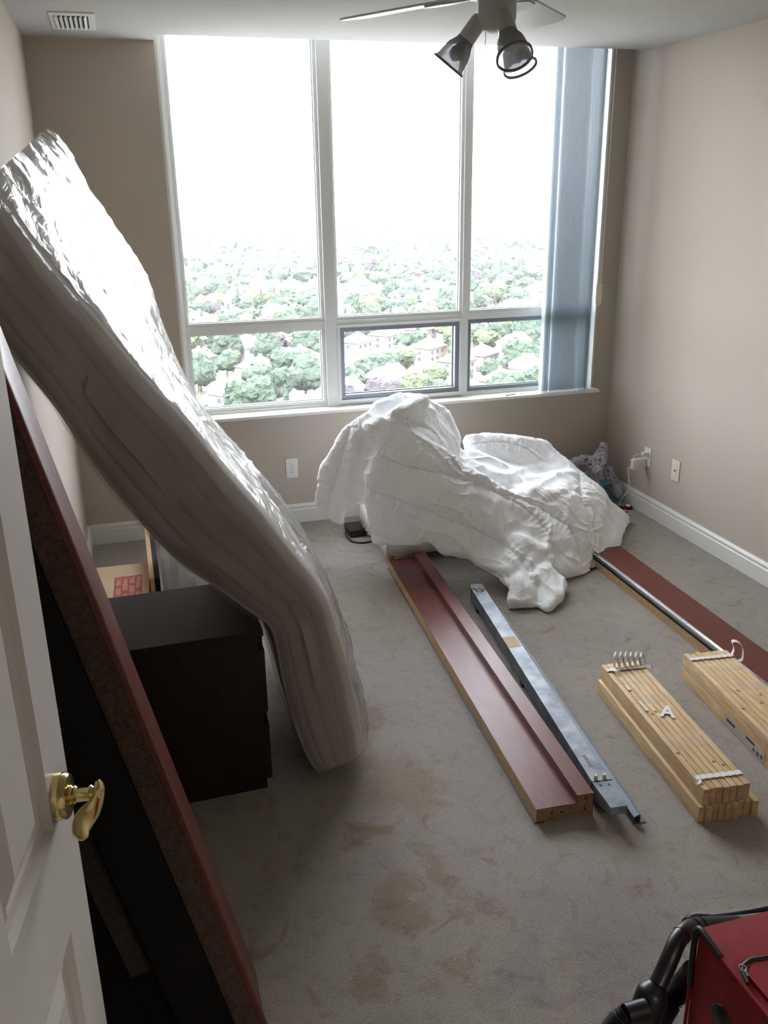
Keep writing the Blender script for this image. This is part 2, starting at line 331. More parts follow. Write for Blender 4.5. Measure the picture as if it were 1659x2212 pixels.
sash(x_m2[1], R1, WZ0+.035, zt[0], M['frame'], .008); sash(x_m2[1]+.006, R1-.006, WZ0+.043, zt[0]-.008, M['sash'], .022, .066)
struct(MB().box((WX0-.02, -.062, .650), (3.078, .052, .668), bev=.004), 'trim_2', M['trim'])
S.objects[-1] if False else None

# left-hand door folded back along the left wall
dh, ddir = Vector((-.0, -4.42, 0)), Vector((.158, .987, 0)).normalized()
ang = math.atan2(ddir.y, ddir.x); DM = Matrix.Translation((.006, -4.422, .012)) @ Matrix.Rotation(ang, 4, 'Z')   # local x along door width, local -y = room side
DW, DH, DT = .752, 2.02, .035
door = mobj('door_1', [], [], M['door']); tag(door, kind='structure')
def panel_door():
    mb = MB(); st = .105; mid = .10; cols = [(st, DW/2-mid/2), (DW/2+mid/2, DW-st)]; rows = [(.22, .80), (.98, 1.52), (1.62, 1.90)]
    xs = sorted({0, DW, *[v for c in cols for v in c]}); zs = sorted({0, DH, *[v for r in rows for v in r]})
    for side in (0, 1):
        yb = -DT if side == 0 else 0; sg = 1 if side == 0 else -1
        for i in range(len(xs)-1):
            for j in range(len(zs)-1):
                x0, x1, z0, z1 = xs[i], xs[i+1], zs[j], zs[j+1]
                if (x0, x1) in cols and (z0, z1) in rows:
                    rings = [(0, 0), (.010, .009), (.022, .011), (.030, .008), (.036, .011), (.060, .003), (.064, .003)]; vs = []
                    for ins, dp in rings:
                        vs += [(x0+ins, yb+sg*dp, z0+ins), (x1-ins, yb+sg*dp, z0+ins), (x1-ins, yb+sg*dp, z1-ins), (x0+ins, yb+sg*dp, z1-ins)]
                    fs = []
                    for k in range(len(rings)-1):
                        for q in range(4): fs.append((k*4+q, k*4+(q+1) % 4, (k+1)*4+(q+1) % 4, (k+1)*4+q))
                    fs.append(tuple(range(len(vs)-4, len(vs)))); mb.add(vs, fs)
                else: mb.add([(x0, yb, z0), (x1, yb, z0), (x1, yb, z1), (x0, yb, z1)], [(0, 1, 2, 3)])
    mb.add([(0, -DT, 0), (0, 0, 0), (0, 0, DH), (0, -DT, DH)], [(0, 1, 2, 3)]); mb.add([(DW, -DT, 0), (DW, 0, 0), (DW, 0, DH), (DW, -DT, DH)], [(0, 1, 2, 3)])
    mb.add([(0, -DT, 0), (DW, -DT, 0), (DW, 0, 0), (0, 0, 0)], [(0, 1, 2, 3)]); mb.add([(0, -DT, DH), (DW, -DT, DH), (DW, 0, DH), (0, 0, DH)], [(0, 1, 2, 3)])
    return mb
mb = panel_door(); mb.v = [DM @ v for v in mb.v]
bm = bmesh.new(); vs = [bm.verts.new(v) for v in mb.v]
for f in mb.f: bm.faces.new([vs[i] for i in f])
bmesh.ops.remove_doubles(bm, verts=bm.verts, dist=.0005); bmesh.ops.recalc_face_normals(bm, faces=bm.faces); bm.to_mesh(door.data); bm.free()
def dl(x, y, z): return DM @ Vector((x, y, z))
hx, hz = DW-.072, 1.012
MB().lathe(dl(hx, -DT, hz), dl(hx, -DT-1, hz), [(-.002, .033), (.006, .0335), (.016, .0325), (.019, .030), (.0195, .0), ], 40).build('door_rose', M['brass'], door, True)
MB().lathe(dl(hx, -DT-.018, hz), dl(hx, -DT-1, hz), [(0, .013), (.003, .015), (.006, .012), (.009, .0135), (.012, .0105), (.028, .0105), (.031, .0125), (.034, .010), (.045, .010)], 28, True).build('handle_neck', M['brass'], door, True)
# lever: flattened wave that sweeps back towards the hinge and droops
cv = spline([dl(hx+.008, -DT-.058, hz+.016), dl(hx+.003, -DT-.060, hz), dl(hx-.012, -DT-.054, hz-.014), dl(hx-.028, -DT-.044, hz-.020), dl(hx-.044, -DT-.040, hz-.022), dl(hx-.062, -DT-.042, hz-.030)], 22)
vs = []; n = 14; dn = (DM.to_3x3() @ Vector((0, -1, 0)))
for k, p_ in enumerate(cv):
    a = cv[max(0, k-1)]; b = cv[min(len(cv)-1, k+1)]; d = (b-a).normalized(); t = k/(len(cv)-1)
    tw = math.radians(50*t); s1 = d.cross(dn).normalized(); s2 = d.cross(s1); s1, s2 = s1*math.cos(tw)+s2*math.sin(tw), s2*math.cos(tw)-s1*math.sin(tw)
    wv = .0125+.004*math.sin(t*3.1); th = .0065-.0025*t; e = .35 if k in (0, len(cv)-1) else (.8 if k in (1, len(cv)-2) else 1)
    for i in range(n):
        q = 2*math.pi*i/n; vs.append(p_ + s1*(wv*e*math.cos(q)) + s2*(th*e*math.sin(q)))
fs = [(k*n+i, k*n+(i+1) % n, (k+1)*n+(i+1) % n, (k+1)*n+i) for k in range(len(cv)-1) for i in range(n)] + [tuple(range(n)), tuple(range((len(cv)-1)*n, len(cv)*n))]
MB().add(vs, fs).build('door_lever', M['brass'], door, True)
for z in (.2, 1.0, 1.8): MB().cyl((.020, -4.435, z), (.020, -4.435, z+.09), .007, n=12).box((.0, -4.437, z), (.020, -4.433, z+.09)).build('hinge', M['brass'], door)

# ------------------------------------------------------------------ mattress in its plastic bag
def interp(pts, n): return spline(pts, n)
NS = 60
nt_ = [Py(-30, 392, -2.76), Py(0, 430, -2.73), Py(115, 590, -2.64), Py(200, 685, -2.57), Py(300, 805, -2.5)] + [Py(a, b, -2.43) for a, b in ((400, 910), (500, 1035), (575, 1120), (637, 1200), (687, 1261), (714, 1308), (739, 1388), (759, 1460), (769, 1516), (782, 1570), (787, 1625))]
nl_ = [Py(-30, 690, -2.76), Py(0, 735, -2.73), Py(120, 880, -2.64), Py(200, 1000, -2.55), Py(300, 1125, -2.5)] + [Py(a, b, -2.45) for a, b in ((380, 1208), (450, 1258), (530, 1316), (578, 1350), (594, 1385), (612, 1480), (640, 1580), (665, 1640), (684, 1668))]
ft_ = [Py(a, b, y) for a, b, y in ((88, 290, -1.82), (125, 320, -1.78), (168, 415, -1.72), (222, 530, -1.68), (275, 625, -1.64), (318, 725, -1.6), (372, 826, -1.56), (420, 894, -1.52), (494, 970, -1.5), (568, 1058, -1.5), (628, 1142, -1.5), (676, 1240, -1.5))] + [Vector((1.0, -1.5, .18)), Vector((1.0, -1.5, .05))]
NT, NL, FT = interp(nt_, NS), interp(nl_, NS), interp(ft_, NS)
FL = []
for k in range(NS):
    off = NL[k]-NT[k]; off.y = 0; q = FT[k]+off; q.y = FT[k].y; FL.append(q)
for arr in (NT, NL, FT, FL):
    for q in arr:
        q.x = max(q.x, .022); q.z = max(q.z, .018)
def lerp(a, b, t): return a*(1-t)+b*t
def side_grid(A, B, nu, bulge, off, groove=None, wob=None):
    vs = []; 
    for k in range(NS):
        a, b = A[k], B[k]
        k0, k1 = max(0, k-1), min(NS-1, k+1)
        tan = ((A[k1]+B[k1])-(A[k0]+B[k0])).normalized(); nrm = tan.cross(b-a).normalized()
        for j in range(nu+1):
            t = j/nu; p_ = lerp(a, b, t); h = bulge*(1-(2*t-1)**4)+off
            if groove: h -= groove(k/(NS-1), t)
            if wob: h += wob(p_)
            vs.append(p_+nrm*h)
    return vs, [(k*(nu+1)+j, k*(nu+1)+j+1, (k+1)*(nu+1)+j+1, (k+1)*(nu+1)+j) for k in range(NS-1) for j in range(nu)]
mt = empty('mattress', (.86, -2.2, 0), 'plastic-wrapped white mattress leaning bent over the dark cabinet against the left wall', 'mattress')
NB = 36
def gr_side(s, t):
    g = 0
    for c in (.22, .48, .76): g += .007*math.exp(-((t-c)/.022)**2)
    return g
def wob_side(p_): return .004*noise.noise(Vector((p_.x*5+p_.z*3, p_.y*2, p_.z*16)))+.0025*noise.noise(p_*22)
def cap(A, B, C, D, k, nu, nv, out):
    vs = []
    for i in range(nu+1):
        for j in range(nv+1):
            p_ = lerp(lerp(A[k], B[k], j/nv), lerp(D[k], C[k], j/nv), i/nu); h = .018*(1-(2*i/nu-1)**4)*(1-(2*j/nv-1)**4)
            q = p_+out*h; q.x = max(q.x, .012); q.z = max(q.z, .01); vs.append(q)
    return vs, [(i*(nv+1)+j, i*(nv+1)+j+1, (i+1)*(nv+1)+j+1, (i+1)*(nv+1)+j) for i in range(nu) for j in range(nv)]
def gr_top(s, t): return .006*(math.exp(-((math.sin(s*math.pi*9))/.18)**2)+math.exp(-((math.sin(t*math.pi*4.5))/.14)**2))
NP = [NL[k]+(NT[k]-NL[k])*.86 for k in range(NS)]; NQ = [NT[k]+(FT[k]-NT[k])*.045 for k in range(NS)]; NM = [(NP[k]+NQ[k])*.5+(NT[k]-(NP[k]+NQ[k])*.5)*.45 for k in range(NS)]
o = MB().add(*side_grid(NQ, FT, 40, .012, 0, gr_top)).build('top_panel', M['ticking'], mt, True)
MB().add(*side_grid(NP, NM, 6, .003, .0, None, lambda p_: .004*noise.noise(p_*14))).add(*side_grid(NM, NQ, 6, .003, .0)).build('top_gusset', M['ticking'], mt, True)
o = MB().add(*side_grid(FL, NL, 20, .008, 0)).build('bottom_panel', M['ticking'], mt, True)
mb = MB().add(*side_grid(NL, NP, NB, .014, 0, gr_side, wob_side)); mb.add(*side_grid(FT, FL, 12, .012, 0, gr_side))
mb.add(*cap(NT, NL, FL, FT, NS-1, 16, 8, Vector((.2, 0, -1)))); mb.add(*cap(NT, NL, FL, FT, 0, 16, 8, Vector((-.6, 0, .8))))
mb.build('border', M['fabric'], mt, True)
def inset(p_, q, d): return p_+(q-p_).normalized()*d
for A, B, C in ((NP, NL, FT), (NL, NT, FL)):
    MB().tube([inset(A[k], B[k], .006) for k in range(NS)]+[inset(C[NS-1], A[NS-1], t) for t in (.6, .3, .02)]+[C[k] for k in range(NS-1, -1, -1)], .0055, 8, True).build('piping', M['piping'], mt, True)
# handle straps stitched on the near side
def strap(s0, s1, t0, t1, lift, name='handle_strap'):
    vs = []; n1 = 14
    for a in range(n1+1):
        s = s0+(s1-s0)*a/n1; k = s*(NS-1); i = min(NS-2, int(k)); fr = k-i
        n_ = lerp(NP[i], NP[i+1], fr); l_ = lerp(NL[i], NL[i+1], fr)
        tan = (NT[i+1]-NT[i]).normalized(); nrm = tan.cross(n_-l_).normalized()
        for t in (t0, t1):
            for h in (.013, .013+.004): vs.append(lerp(l_, n_, t)+nrm*(h+lift*math.sin(math.pi*a/n1)+.003))
    fs = []
    for a in range(n1):
        b = a*4; fs += [(b, b+4, b+6, b+2), (b+1, b+3, b+7, b+5), (b, b+1, b+5, b+4), (b+2, b+6, b+7, b+3)]
    fs += [(0, 2, 3, 1), (n1*4, n1*4+1, n1*4+3, n1*4+2)]
    MB().add(vs, fs).build(name, M['fabric'], mt, True)
strap(.20, .40, .42, .60, .009); strap(.68, .84, .50, .66, .016)
# plastic bag
def wob_bag(p_):
    a = noise.noise(Vector((p_.x*3+p_.z*3, p_.y*3, (p_.z-p_.x)*3)))*.012
    u_ = p_.x-p_.z; r_ = 1-abs(noise.noise(Vector((u_*2.6, p_.y*9+u_*2.2, (p_.x+p_.z)*7))))*2.2; r2_ = 1-abs(noise.noise(Vector((u_*7, p_.y*16-u_*6, (p_.x+p_.z)*9+4))))*2.4
    return a*.6+.009*max(0, r_)**3+.004*max(0, r2_)**3+.004
def bag_far(k): s = k/(NS-1); return FT[k]+Vector((.045, .0, .035))*math.exp(-((s-.24)/.12)**2)+Vector((.008, .02, .006))
BT = [bag_far(k) for k in range(NS)]
BL = [FL[k]+Vector((0, .03, -.05*math.exp(-((k/(NS-1)-.55)/.12)**2))) for k in range(NS)]
for q in BL: q.x = max(q.x, .015); q.z = max(q.z, .01)
mb = MB().add(*side_grid(NT, BT, 70, .022, .006, None, wob_bag)); mb.add(*side_grid(NL, NT, 30, .024, .004, None, lambda p_: .4*wob_bag(p_)))
mb.add(*side_grid(BL, NL, 24, .012, .004, None, lambda p_: .5*wob_bag(p_)))
mb.add(*cap(NT, NL, BL, BT, 0, 20, 10, Vector((-.3, 0, 1.8)))); mb.add(*cap(NT, NL, FL, BT, NS-1, 16, 8, Vector((1.3, 0, .1))))
for v in mb.v: v.x = max(v.x, .008); v.z = max(v.z, .006)
mb.build('plastic_bag', M['plastic'], mt, True)

# ------------------------------------------------------------------ dark cabinet under the mattress
cab = empty('cabinet', (.38, -2.24, 0), 'dark brown two-drawer bedside cabinet under the bent mattress', 'cabinet')
yawc = Matrix.Translation((.622, -2.445, 0)) @ Matrix.Rotation(math.radians(1.5), 4, 'Z')
CW, CD, CH = .46, .40, .55   # local: x from -CW..0, y 0..CD
MB().box((-CW, 0, CH), (.0, CD, CH+.02), yawc, .0015).build('top_panel', M['dresser'], cab)
for y in (0, CD-.018): MB().box((-CW, y, 0), (-.018, y+.018, CH), yawc, .001).build('side_panel', M['dresser'], cab)
MB().box((-CW, .018, .03), (-CW+.006, CD-.018, CH), yawc).build('back_panel', M['dark'], cab)
MB().box((-CW+.01, .018, .04), (-.02, CD-.018, .055), yawc).build('bottom_panel', M['dark'], cab)
for z0, z1 in ((.035, .272), (.285, .535)):
    d = MB().box((-.018, .0, z0), (.0, CD, z1-.03), yawc, .001).box((-.018, .03, z1-.03), (.0, CD-.03, z1-.004), yawc).build('drawer_front', M['dresser'], cab)
    MB().box((-.40, .03, z0+.02), (-.018, .042, z1-.05), yawc).box((-.40, CD-.042, z0+.02), (-.018, CD-.03, z1-.05), yawc).box((-.40, .042, z0+.02), (-.018, CD-.042, z0+.03), yawc).box((-.40, .042, z0+.03), (-.388, CD-.042, z1-.05), yawc).build('drawer_box', M['dark'], d)
MB().box((-.082, -.0012, .455), (.0012, 0, .495), yawc).box((0, -.0012, .455), (.0012, .05, .495), yawc).build('tape', M['darktape'], cab)

# ------------------------------------------------------------------ leaning bed boards on the left
def lean_board(name, xb, slope, y0, y1, thick, length, mf, mc, me, label, cat, group=None, edge=.003, tilt_y=0):
    # right-hand lower edge on the floor at x=xb, top leans left; thickness measured along x
    a = math.atan(slope); MM = Matrix.Translation((xb, y0, 0)) @ Matrix.Rotation(-a, 4, 'Y')
    root = empty(name, (xb-thick/2, (y0+y1)/2, 0), label, cat, group); z0 = thick*math.sin(a)+.003
    d = y1-y0
    MB().box((-thick+.003, .002, z0), (-.003, d-.002, z0+length), MM).build('core', me, root)
    MB().box((-.003, 0, z0), (.001, d, z0+length), MM, .001).build('face_veneer', mf, root, True)
    MB().box((-thick, .0, z0), (-thick+.003, d, z0+length), MM).build('back_veneer', mc, root)
    return root, MM, z0
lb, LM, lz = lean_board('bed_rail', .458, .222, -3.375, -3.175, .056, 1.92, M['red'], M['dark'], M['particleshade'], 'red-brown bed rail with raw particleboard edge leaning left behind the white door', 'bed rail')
# rounded nose along the veneered face
MB().prism([(.001+.010*math.cos(t)*.9, .012+.012*math.sin(t)) for t in [math.pi*(.5-i/8) for i in range(9)]], 'z', lz, lz+1.90, LM).build('nosing', M['red'], lb, True)
d1, DM1, dz = lean_board('shade_board', .400, .222, -3.39, -3.0, .10, 1.27, M['dark'], M['dark'], M['dark'], 'added near-black board standing for the deep shade beneath the red-brown bed rail', 'board')  # this and the next two boards are added, near-black to give deep shade
d2, DM2, dz2 = lean_board('shade_board', .285, .222, -3.33, -3.0, .06, .97, M['dark'], M['dark'], M['dark'], 'added near-black shade board with speckled raw edge strip, leaning beside the door handle', 'board')
d3, DM3, dz3 = lean_board('shade_board', .221, .222, -3.33, -3.0, .12, .40, M['dark'], M['dark'], M['dark'], 'lowest added near-black board standing for the shade behind the door', 'board')
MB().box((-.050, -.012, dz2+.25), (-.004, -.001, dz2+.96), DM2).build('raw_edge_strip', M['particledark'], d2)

# ------------------------------------------------------------------ cardboard box and upright plank behind the cabinet
bx = empty('cardboard_box', (.19, -1.07, 0), 'flat cardboard box with red handling print on the floor behind the cabinet', 'box')
BXM = Matrix.Translation((.045, -1.60, 0)) @ Matrix.Rotation(math.radians(-2), 4, 'Z')
MB().box((0, 0, 0), (.235, .74, .20), BXM, .003).build('carton', M['card'], bx)
MB().box((0, -.001, .195), (.236, .741, .2012), BXM).build('lid', M['card'], bx)
MB().box((.085, .24, .2012), (.205, .60, .2018), BXM).build('red_print', M['inkred'], bx)
def text(body, size, mtx, m, par, name='lettering', ext=.0004, align='LEFT', bold=0):
    c = bpy.data.curves.new(name, 'FONT'); c.body = body; c.size = size; c.extrude = ext; c.align_x = align; c.align_y = 'CENTER'; c.offset = bold
    o_ = bpy.data.objects.new(name, c); dg = bpy.context.evaluated_depsgraph_get(); link(o_); dg.update()
    me = bpy.data.meshes.new_from_object(o_.evaluated_get(dg)); bpy.data.objects.remove(o_)
    me.transform(mtx); me.materials.clear(); me.materials.append(m); q = bpy.data.objects.new(name, me); link(q); return parent(q, par)
for i, row, y_ in ((0, 'FRAGILE', .585), (0, 'GLASS', .415), (1, 'THIS', .585), (1, 'SIDE UP', .485), (2, 'HANDLE', .575), (2, 'WITH', .40), (3, 'CARE', .585), (3, 'KEEP DRY', .47)):
    text(row, .027, BXM @ Matrix.Translation((.190-.029*i, y_, .2022)) @ Matrix.Rotation(math.radians(-90), 4, 'Z') @ Matrix.Scale(1.25, 4, (1, 0, 0)), M['card'], bx, bold=.0006)
pk = empty('plank', (.33, -.98, 0), 'pale wooden plank standing on edge between the cardboard box and the hanging plastic', 'plank')
MB().box((.302, -1.25, .0), (.322, -.42, .28), None, .001).build('pale_face', M['mdf'], pk); MB().box((.322, -1.25, .0), (.345, -.42, .277), None, .001).build('dark_back', M['dark'], pk)
# loose plastic sheet spread below
vs = []; NU, NV = 26, 40
for i in range(NU+1):
    for j in range(NV+1):
        u, v = i/NU, j/NV; x = .36+u*.50; z = .50*(1-u*.9)*(1-.15*v)+.02; y = -1.1+v*.30
        rp = noise.noise(Vector((u*3, v*2, 4)))*.05; y += .03*math.sin(u*34+v*4)*(.4+v*.6)+rp
        vs.append((x, y-.5*(1-u)*.1, z*(1-v)+.012))
fs = [(i*(NV+1)+j, i*(NV+1)+j+1, (i+1)*(NV+1)+j+1, (i+1)*(NV+1)+j) for i in range(NU) for j in range(NV)]
tag(MB().add(vs, fs).build('plastic_sheet', transl('milky_plastic_film', (.70, .69, .65), .35, .3), None, True), 'milky crumpled plastic sheet hanging under the mattress behind the cabinet', 'plastic sheet')
def solidify(o_, th):
    m_ = o_.modifiers.new('s', 'SOLIDIFY'); m_.thickness = th
solidify(S.objects['plastic_sheet'], .002)

# ------------------------------------------------------------------ bed rails on the floor
def rail(name, x0, y0, yaw, L, wd, label, strip, cuts):
    MM = Matrix.Translation((x0, y0, 0)) @ Matrix.Rotation(yaw, 4, 'Z')     # local: x across, y away from the camera
    r_ = empty(name, (x0+.1, y0+L/2, 0), label, 'bed rail', 'bed rails lying on the carpet')
    bh, kh, kw = .050, .078, .055
    if not strip:
        poly = [(0, 0), (wd, 0), (wd, kh), (wd-kw, kh), (wd-kw, bh), (0, bh)]; e = .0022
        MB().prism([(e, .001), (wd-e, .001), (wd-e, kh-e), (wd-kw+e, kh-e), (wd-kw+e, bh-e), (e, bh-e)], 'y', 0.0, L, MM).build('core', M['particle'], r_)
        MB().box((0, -.0005, bh-e), (wd-kw, L, bh), MM).box((wd-kw, -.0005, kh-e), (wd, L, kh), MM).box((wd-kw, 0, bh), (wd-kw+e, L, kh-e), MM).box((wd-e, 0, 0), (wd, L, kh-e), MM).build('veneer', M['red'], r_)
        MB().box((-.0008, 0, .002), (e, L, bh-e), MM).build('raw_edge', M['mdf'], r_)
        MB().box((-.006, -.004, 0), (.03, L, .0016), MM).build('backing_sheet', M['steeldark'], r_)
        for hx_, hz_ in cuts: MB().cyl(MM @ Vector((hx_, .0002, hz_)), MM @ Vector((hx_, -.0006, hz_)), .0045, n=14).build('dowel_hole', M['black'], r_)
    else:
        MB().box((.003, 0, .0), (wd, L, bh-.002), MM).build('core', M['particle'], r_)
        MB().box((.03, 0, bh-.002), (wd, L, bh), MM).build('veneer', M['red'], r_)
        MB().box((0, 0, 0), (.003, L, .040), MM).build('raw_edge', M['mdf'], r_)
        MB().box((-.001, 0, .040), (.030, L, bh+.002), MM).build('dark_lip', M['dark'], r_)
        MB().box((.006, .02, bh+.002), (.028, L, bh+.004), MM).box((.006, .02, bh+.004), (.009, L, bh+.012), MM).box((.025, .02, bh+.004), (.028, L, bh+.012), MM).box((.015, .02, bh+.004), (.019, L, bh+.008), MM, .001).build('metal_track', M['chrome'], r_)
        for k in range(1, 9): MB().cyl(MM @ Vector((.012, L*k/9, bh+.004)), MM @ Vector((.012, L*k/9, bh+.0062)), .003, n=10).build('screw', M['steeldark'], r_)
    return r_, MM
rail('bed_rail', 1.362, -2.862, math.radians(-3.6), 2.03, .188, 'red-brown stepped bed rail lying left of the grey metal beam', False, ((.052, .026), (.083, .026), (.160, .024), (.162, .062)))
rail('bed_rail', 2.462, -3.05, math.radians(-1.2), 2.02, .20, 'red-brown bed rail with shiny metal track lying near the right wall', True, ())
# metal support beam and angle bar
def frame2(a, b):
    a = Vector(a); b = Vector(b); d = (b-a); return Matrix.Translation(a) @ Matrix.Rotation(math.atan2(d.y, d.x)-math.pi/2, 4, 'Z'), d.length
BMx, BLn = frame2((1.572, -2.822, 0), (1.742, -1.36, 0))
bmr = empty('support_beam', (1.69, -2.1, 0), 'grey galvanised bed support beam with plastic pegs lying beside the left rail', 'metal beam')
zb0, zb1, bw = .022, .075, .062
vs_ = MB().box((0, 0, zb1-.0025), (bw, BLn, zb1), BMx).box((0, 0, zb0), (.0025, BLn, zb1-.0025), BMx).box((bw-.0025, 0, zb0), (bw, BLn, zb1-.0025), BMx).box((0, 0, zb0-.002), (.02, BLn, zb0), BMx).box((bw-.02, 0, zb0-.002), (bw, BLn, zb0), BMx)
vs_.build('channel', M['steel'], bmr)
def endcap(y0, y1, nm):
    mb = MB(); s = .003; i0, i1 = (-s, bw+s), (.008, bw-.001)
    lo = zb0-.004
    pts = [(i0[0], y0, lo), (i0[1], y0, lo), (i0[1], y0, zb1+s), (i0[0], y0, zb1+s), (i1[0], y1, zb1-.028), (i1[1], y1, zb1-.028), (i1[1], y1, zb1+s-.004), (i1[0], y1, zb1+s-.004)]
    mb.add(pts, [(0, 1, 2, 3), (4, 7, 6, 5), (0, 4, 5, 1), (1, 5, 6, 2), (2, 6, 7, 3), (3, 7, 4, 0)], BMx); mb.build(nm, M['steel'], bmr)
endcap(.0, -.125, 'end_cap'); endcap(BLn, BLn+.06, 'end_cap')
MB().box((-.0035, -.004, zb0-.004), (bw+.0035, 0, zb1+.0036), BMx).build('seam', M['black'], bmr)
for yy, zz in ((.012, 0), (BLn-.02, 0)):
    for xx in (.016, .044): MB().lathe(BMx @ Vector((xx, yy, zb1)), BMx @ Vector((xx, yy, 1)), [(0, .006), (.003, .0065), (.012, .0062), (.016, .004), (.0165, 0)], 14).build('peg', M['cream'], bmr, True)
for xx in (.018, .046): MB().cyl(BMx @ Vector((xx, -.022, zb1+.0022)), BMx @ Vector((xx, -.022, zb1+.0031)), .004, n=14).build('hole', M['black'], bmr)
MB().box((.001, BLn-.575, zb1), (bw-.006, BLn-.515+.03, zb1+.0006), BMx).build('masking_tape', M['card'], bmr)
mb = MB()
for k in range(6): mb.box((.020+.0, .075+k*.012, zb1), (.034, .082+k*.012, zb1+.0003), BMx)
mb.build('printed_stamp', mat('stamp_ink', (.12, .06, .06), .6), bmr)
MB().box((.0, BLn*.48, .0), (bw, BLn*.48+.03, zb0-.002), BMx).box((.0, .05, .0), (bw, .08, zb0-.002), BMx).box((0, BLn-.1, 0), (bw, BLn-.07, zb0-.002), BMx).build('foot_block', M['black'], bmr)
AM, AL = frame2((1.652, -2.955, 0), (1.808, -1.50, 0))
ab = empty('angle_bar', (1.74, -2.2, 0), 'slim dark steel angle bar lying along the right side of the grey beam', 'metal bar')
MB().box((-.010, 0, .0), (.034, AL, .003), AM).build('base_flange', M['steeldark'], ab)
MB().prism([(-.008, .003), (-.005, .003), (-.005, .022), (.010, .030), (.012, .004), (.015, .004), (.013, .034), (.009, .034), (-.008, .026)], 'y', 0, AL, AM).build('raised_rib', M['steeldark'], ab)

# ------------------------------------------------------------------ slat bundles
def bundle(x0, y0, yaw, L, rows, label, loop):
    MM = Matrix.Translation((x0, y0, 0)) @ Matrix.Rotation(yaw, 4, 'Z')
    b_ = empty('slat_bundle', (x0+.1, y0+L/2, 0), label, 'wood slats', 'bundles of folded bed slats')
    sh = .057
    for ri, (xo, n_, sw, yo) in enumerate(rows):
        z = ri*(sh+.001)
        for k in range(n_):
            jy = random.uniform(-.008, .008); jz = random.uniform(0, .0012)
            x_ = xo+k*(sw+.0008)+.0003; mm = random.choice((M['wood'], M['wood2'], M['wood']))
            s_ = MB().box((x_, yo+jy, z), (x_+sw-.0009, yo+jy+L, z+sh+jz-.0014), MM, .0036).build('slat', mm, b_, True)
            e = MB().box((x_+.002, yo+jy-.0006, z+.002), (x_+sw-.002, yo+jy+.0002, z+sh-.003), MM).build('end_grain', M['endgrain'], s_)
            if ri == len(rows)-1 and random.random() < .75:
                c_ = MM @ Vector((x_+sw*random.uniform(.3, .7), yo+random.uniform(.08, L-.1), z+sh+jz-.0014))
                MB().lathe(c_, c_+Vector((0, 0, 1)), [(-.001, .0065), (.0004, .0062), (.0005, 0)], 14).build('knot', M['knot'], s_)
    xo, n_, sw, yo = rows[-1]; zt_ = (sh+.001)*len(rows); wd = n_*(sw+.0008)
    for yy in (yo+.055, yo+L-.05):       # woven tapes that join the slats, sagging between them
        pts = []; m_ = n_*8
        for q in range(m_+1):
            u = q/m_; pts.append((xo+u*wd, zt_-.001+.0028*abs(math.sin(u*n_*math.pi))**.5))
        vv = []
        for (a, z_) in pts:
            vv += [(a, yy-.010, z_), (a, yy+.010, z_), (a, yy+.010, z_+.0012), (a, yy-.010, z_+.0012)]
        ff = []
        for q in range(m_): c = q*4; ff += [(c, c+4, c+5, c+1), (c+1, c+5, c+6, c+2), (c+2, c+6, c+7, c+3), (c+3, c+7, c+4, c)]
        MB().add(vv, ff, MM).build('webbing_tape', M['tape'], b_)
    # clear packing tape bands
    for yy, w_ in ((yo+L*.27, .06), (yo+L*.62, .05), (yo+L*.80, .045)):
        MB().box((xo-.0012, yy, .02), (xo-.0006, yy+w_, zt_+.0012), MM).box((xo-.0012, yy, zt_+.0005), (xo+wd, yy+w_, zt_+.0012), MM).build('packing_tape', M['packtape'], b_)
    return b_, MM, zt_, xo, wd, yo
b1, BM1, z1, xo1, wd1, yo1 = bundle(1.833, -3.003, math.radians(-6.1), .775, [(0, 9, .0213, 0), (.012, 7, .0218, .004)], 'left bundle of pale pine bed slats with splayed tape loops, bearing a letter A', 0)
b2, BM2, z2, xo2, wd2, yo2 = bundle(2.190, -3.035, math.radians(-6.6), .785, [(0, 9, .0205, 0), (-.004, 8, .0218, .004)], 'right bundle of pale pine bed slats cut by the picture edge, beside the metal track', 0)
# loops of tape
def ribbon(pts, wv, par, name, MMx, m, th=.0012):
    pts = [Vector(p_) for p_ in pts]; vv = []
    wv = Vector(wv)
    for k, p_ in enumerate(pts):
        d = (pts[min(k+1, len(pts)-1)]-pts[max(k-1, 0)]).normalized(); nn = d.cross(wv).normalized()*th
        vv += [p_-wv, p_+wv, p_+wv+nn, p_-wv+nn]
    ff = [(0, 1, 2, 3), tuple(len(vv)-4+i for i in (3, 2, 1, 0))]
    for q in range(len(pts)-1): c = q*4; ff += [(c, c+4, c+5, c+1), (c+1, c+5, c+6, c+2), (c+2, c+6, c+7, c+3), (c+3, c+7, c+4, c)]
    return MB().add(vv, ff, MMx).build(name, m, par, True)
yy = yo1+.775-.03
for k in range(6):
    x_ = xo1+.045+k*.0215; h = .046-.003*k
    ribbon(spline([(x_, yy, z1+.001), (x_-.004, yy+.012, z1+h*.6), (x_+.006, yy+.022, z1+h), (x_+.013, yy+.016, z1+h*.7), (x_+.016, yy+.006, z1+.001)], 12), (.006, .011, .003), b1, 'tape_loop', BM1, M['tape'])
ribbon(spline([(xo1+.02, yo1+.725, z1+.003), (xo1+.028, yo1+.70, z1+.012), (xo1+.045, yo1+.71, z1+.006), (xo1+.06, yo1+.73, z1+.004)], 10), (.003, .008, .001), b1, 'tape_tail', BM1, M['tape'])
ribbon(spline([(xo1+.15, yo1+.735, z1-.005), (xo1+.175, yo1+.715, z1+.004), (xo1+.19, yo1+.73, z1-.010), (xo1+.20, yo1+.70, z1-.02)], 10), (.002, .009, .003), b1, 'tape_tail', BM1, M['tape'])
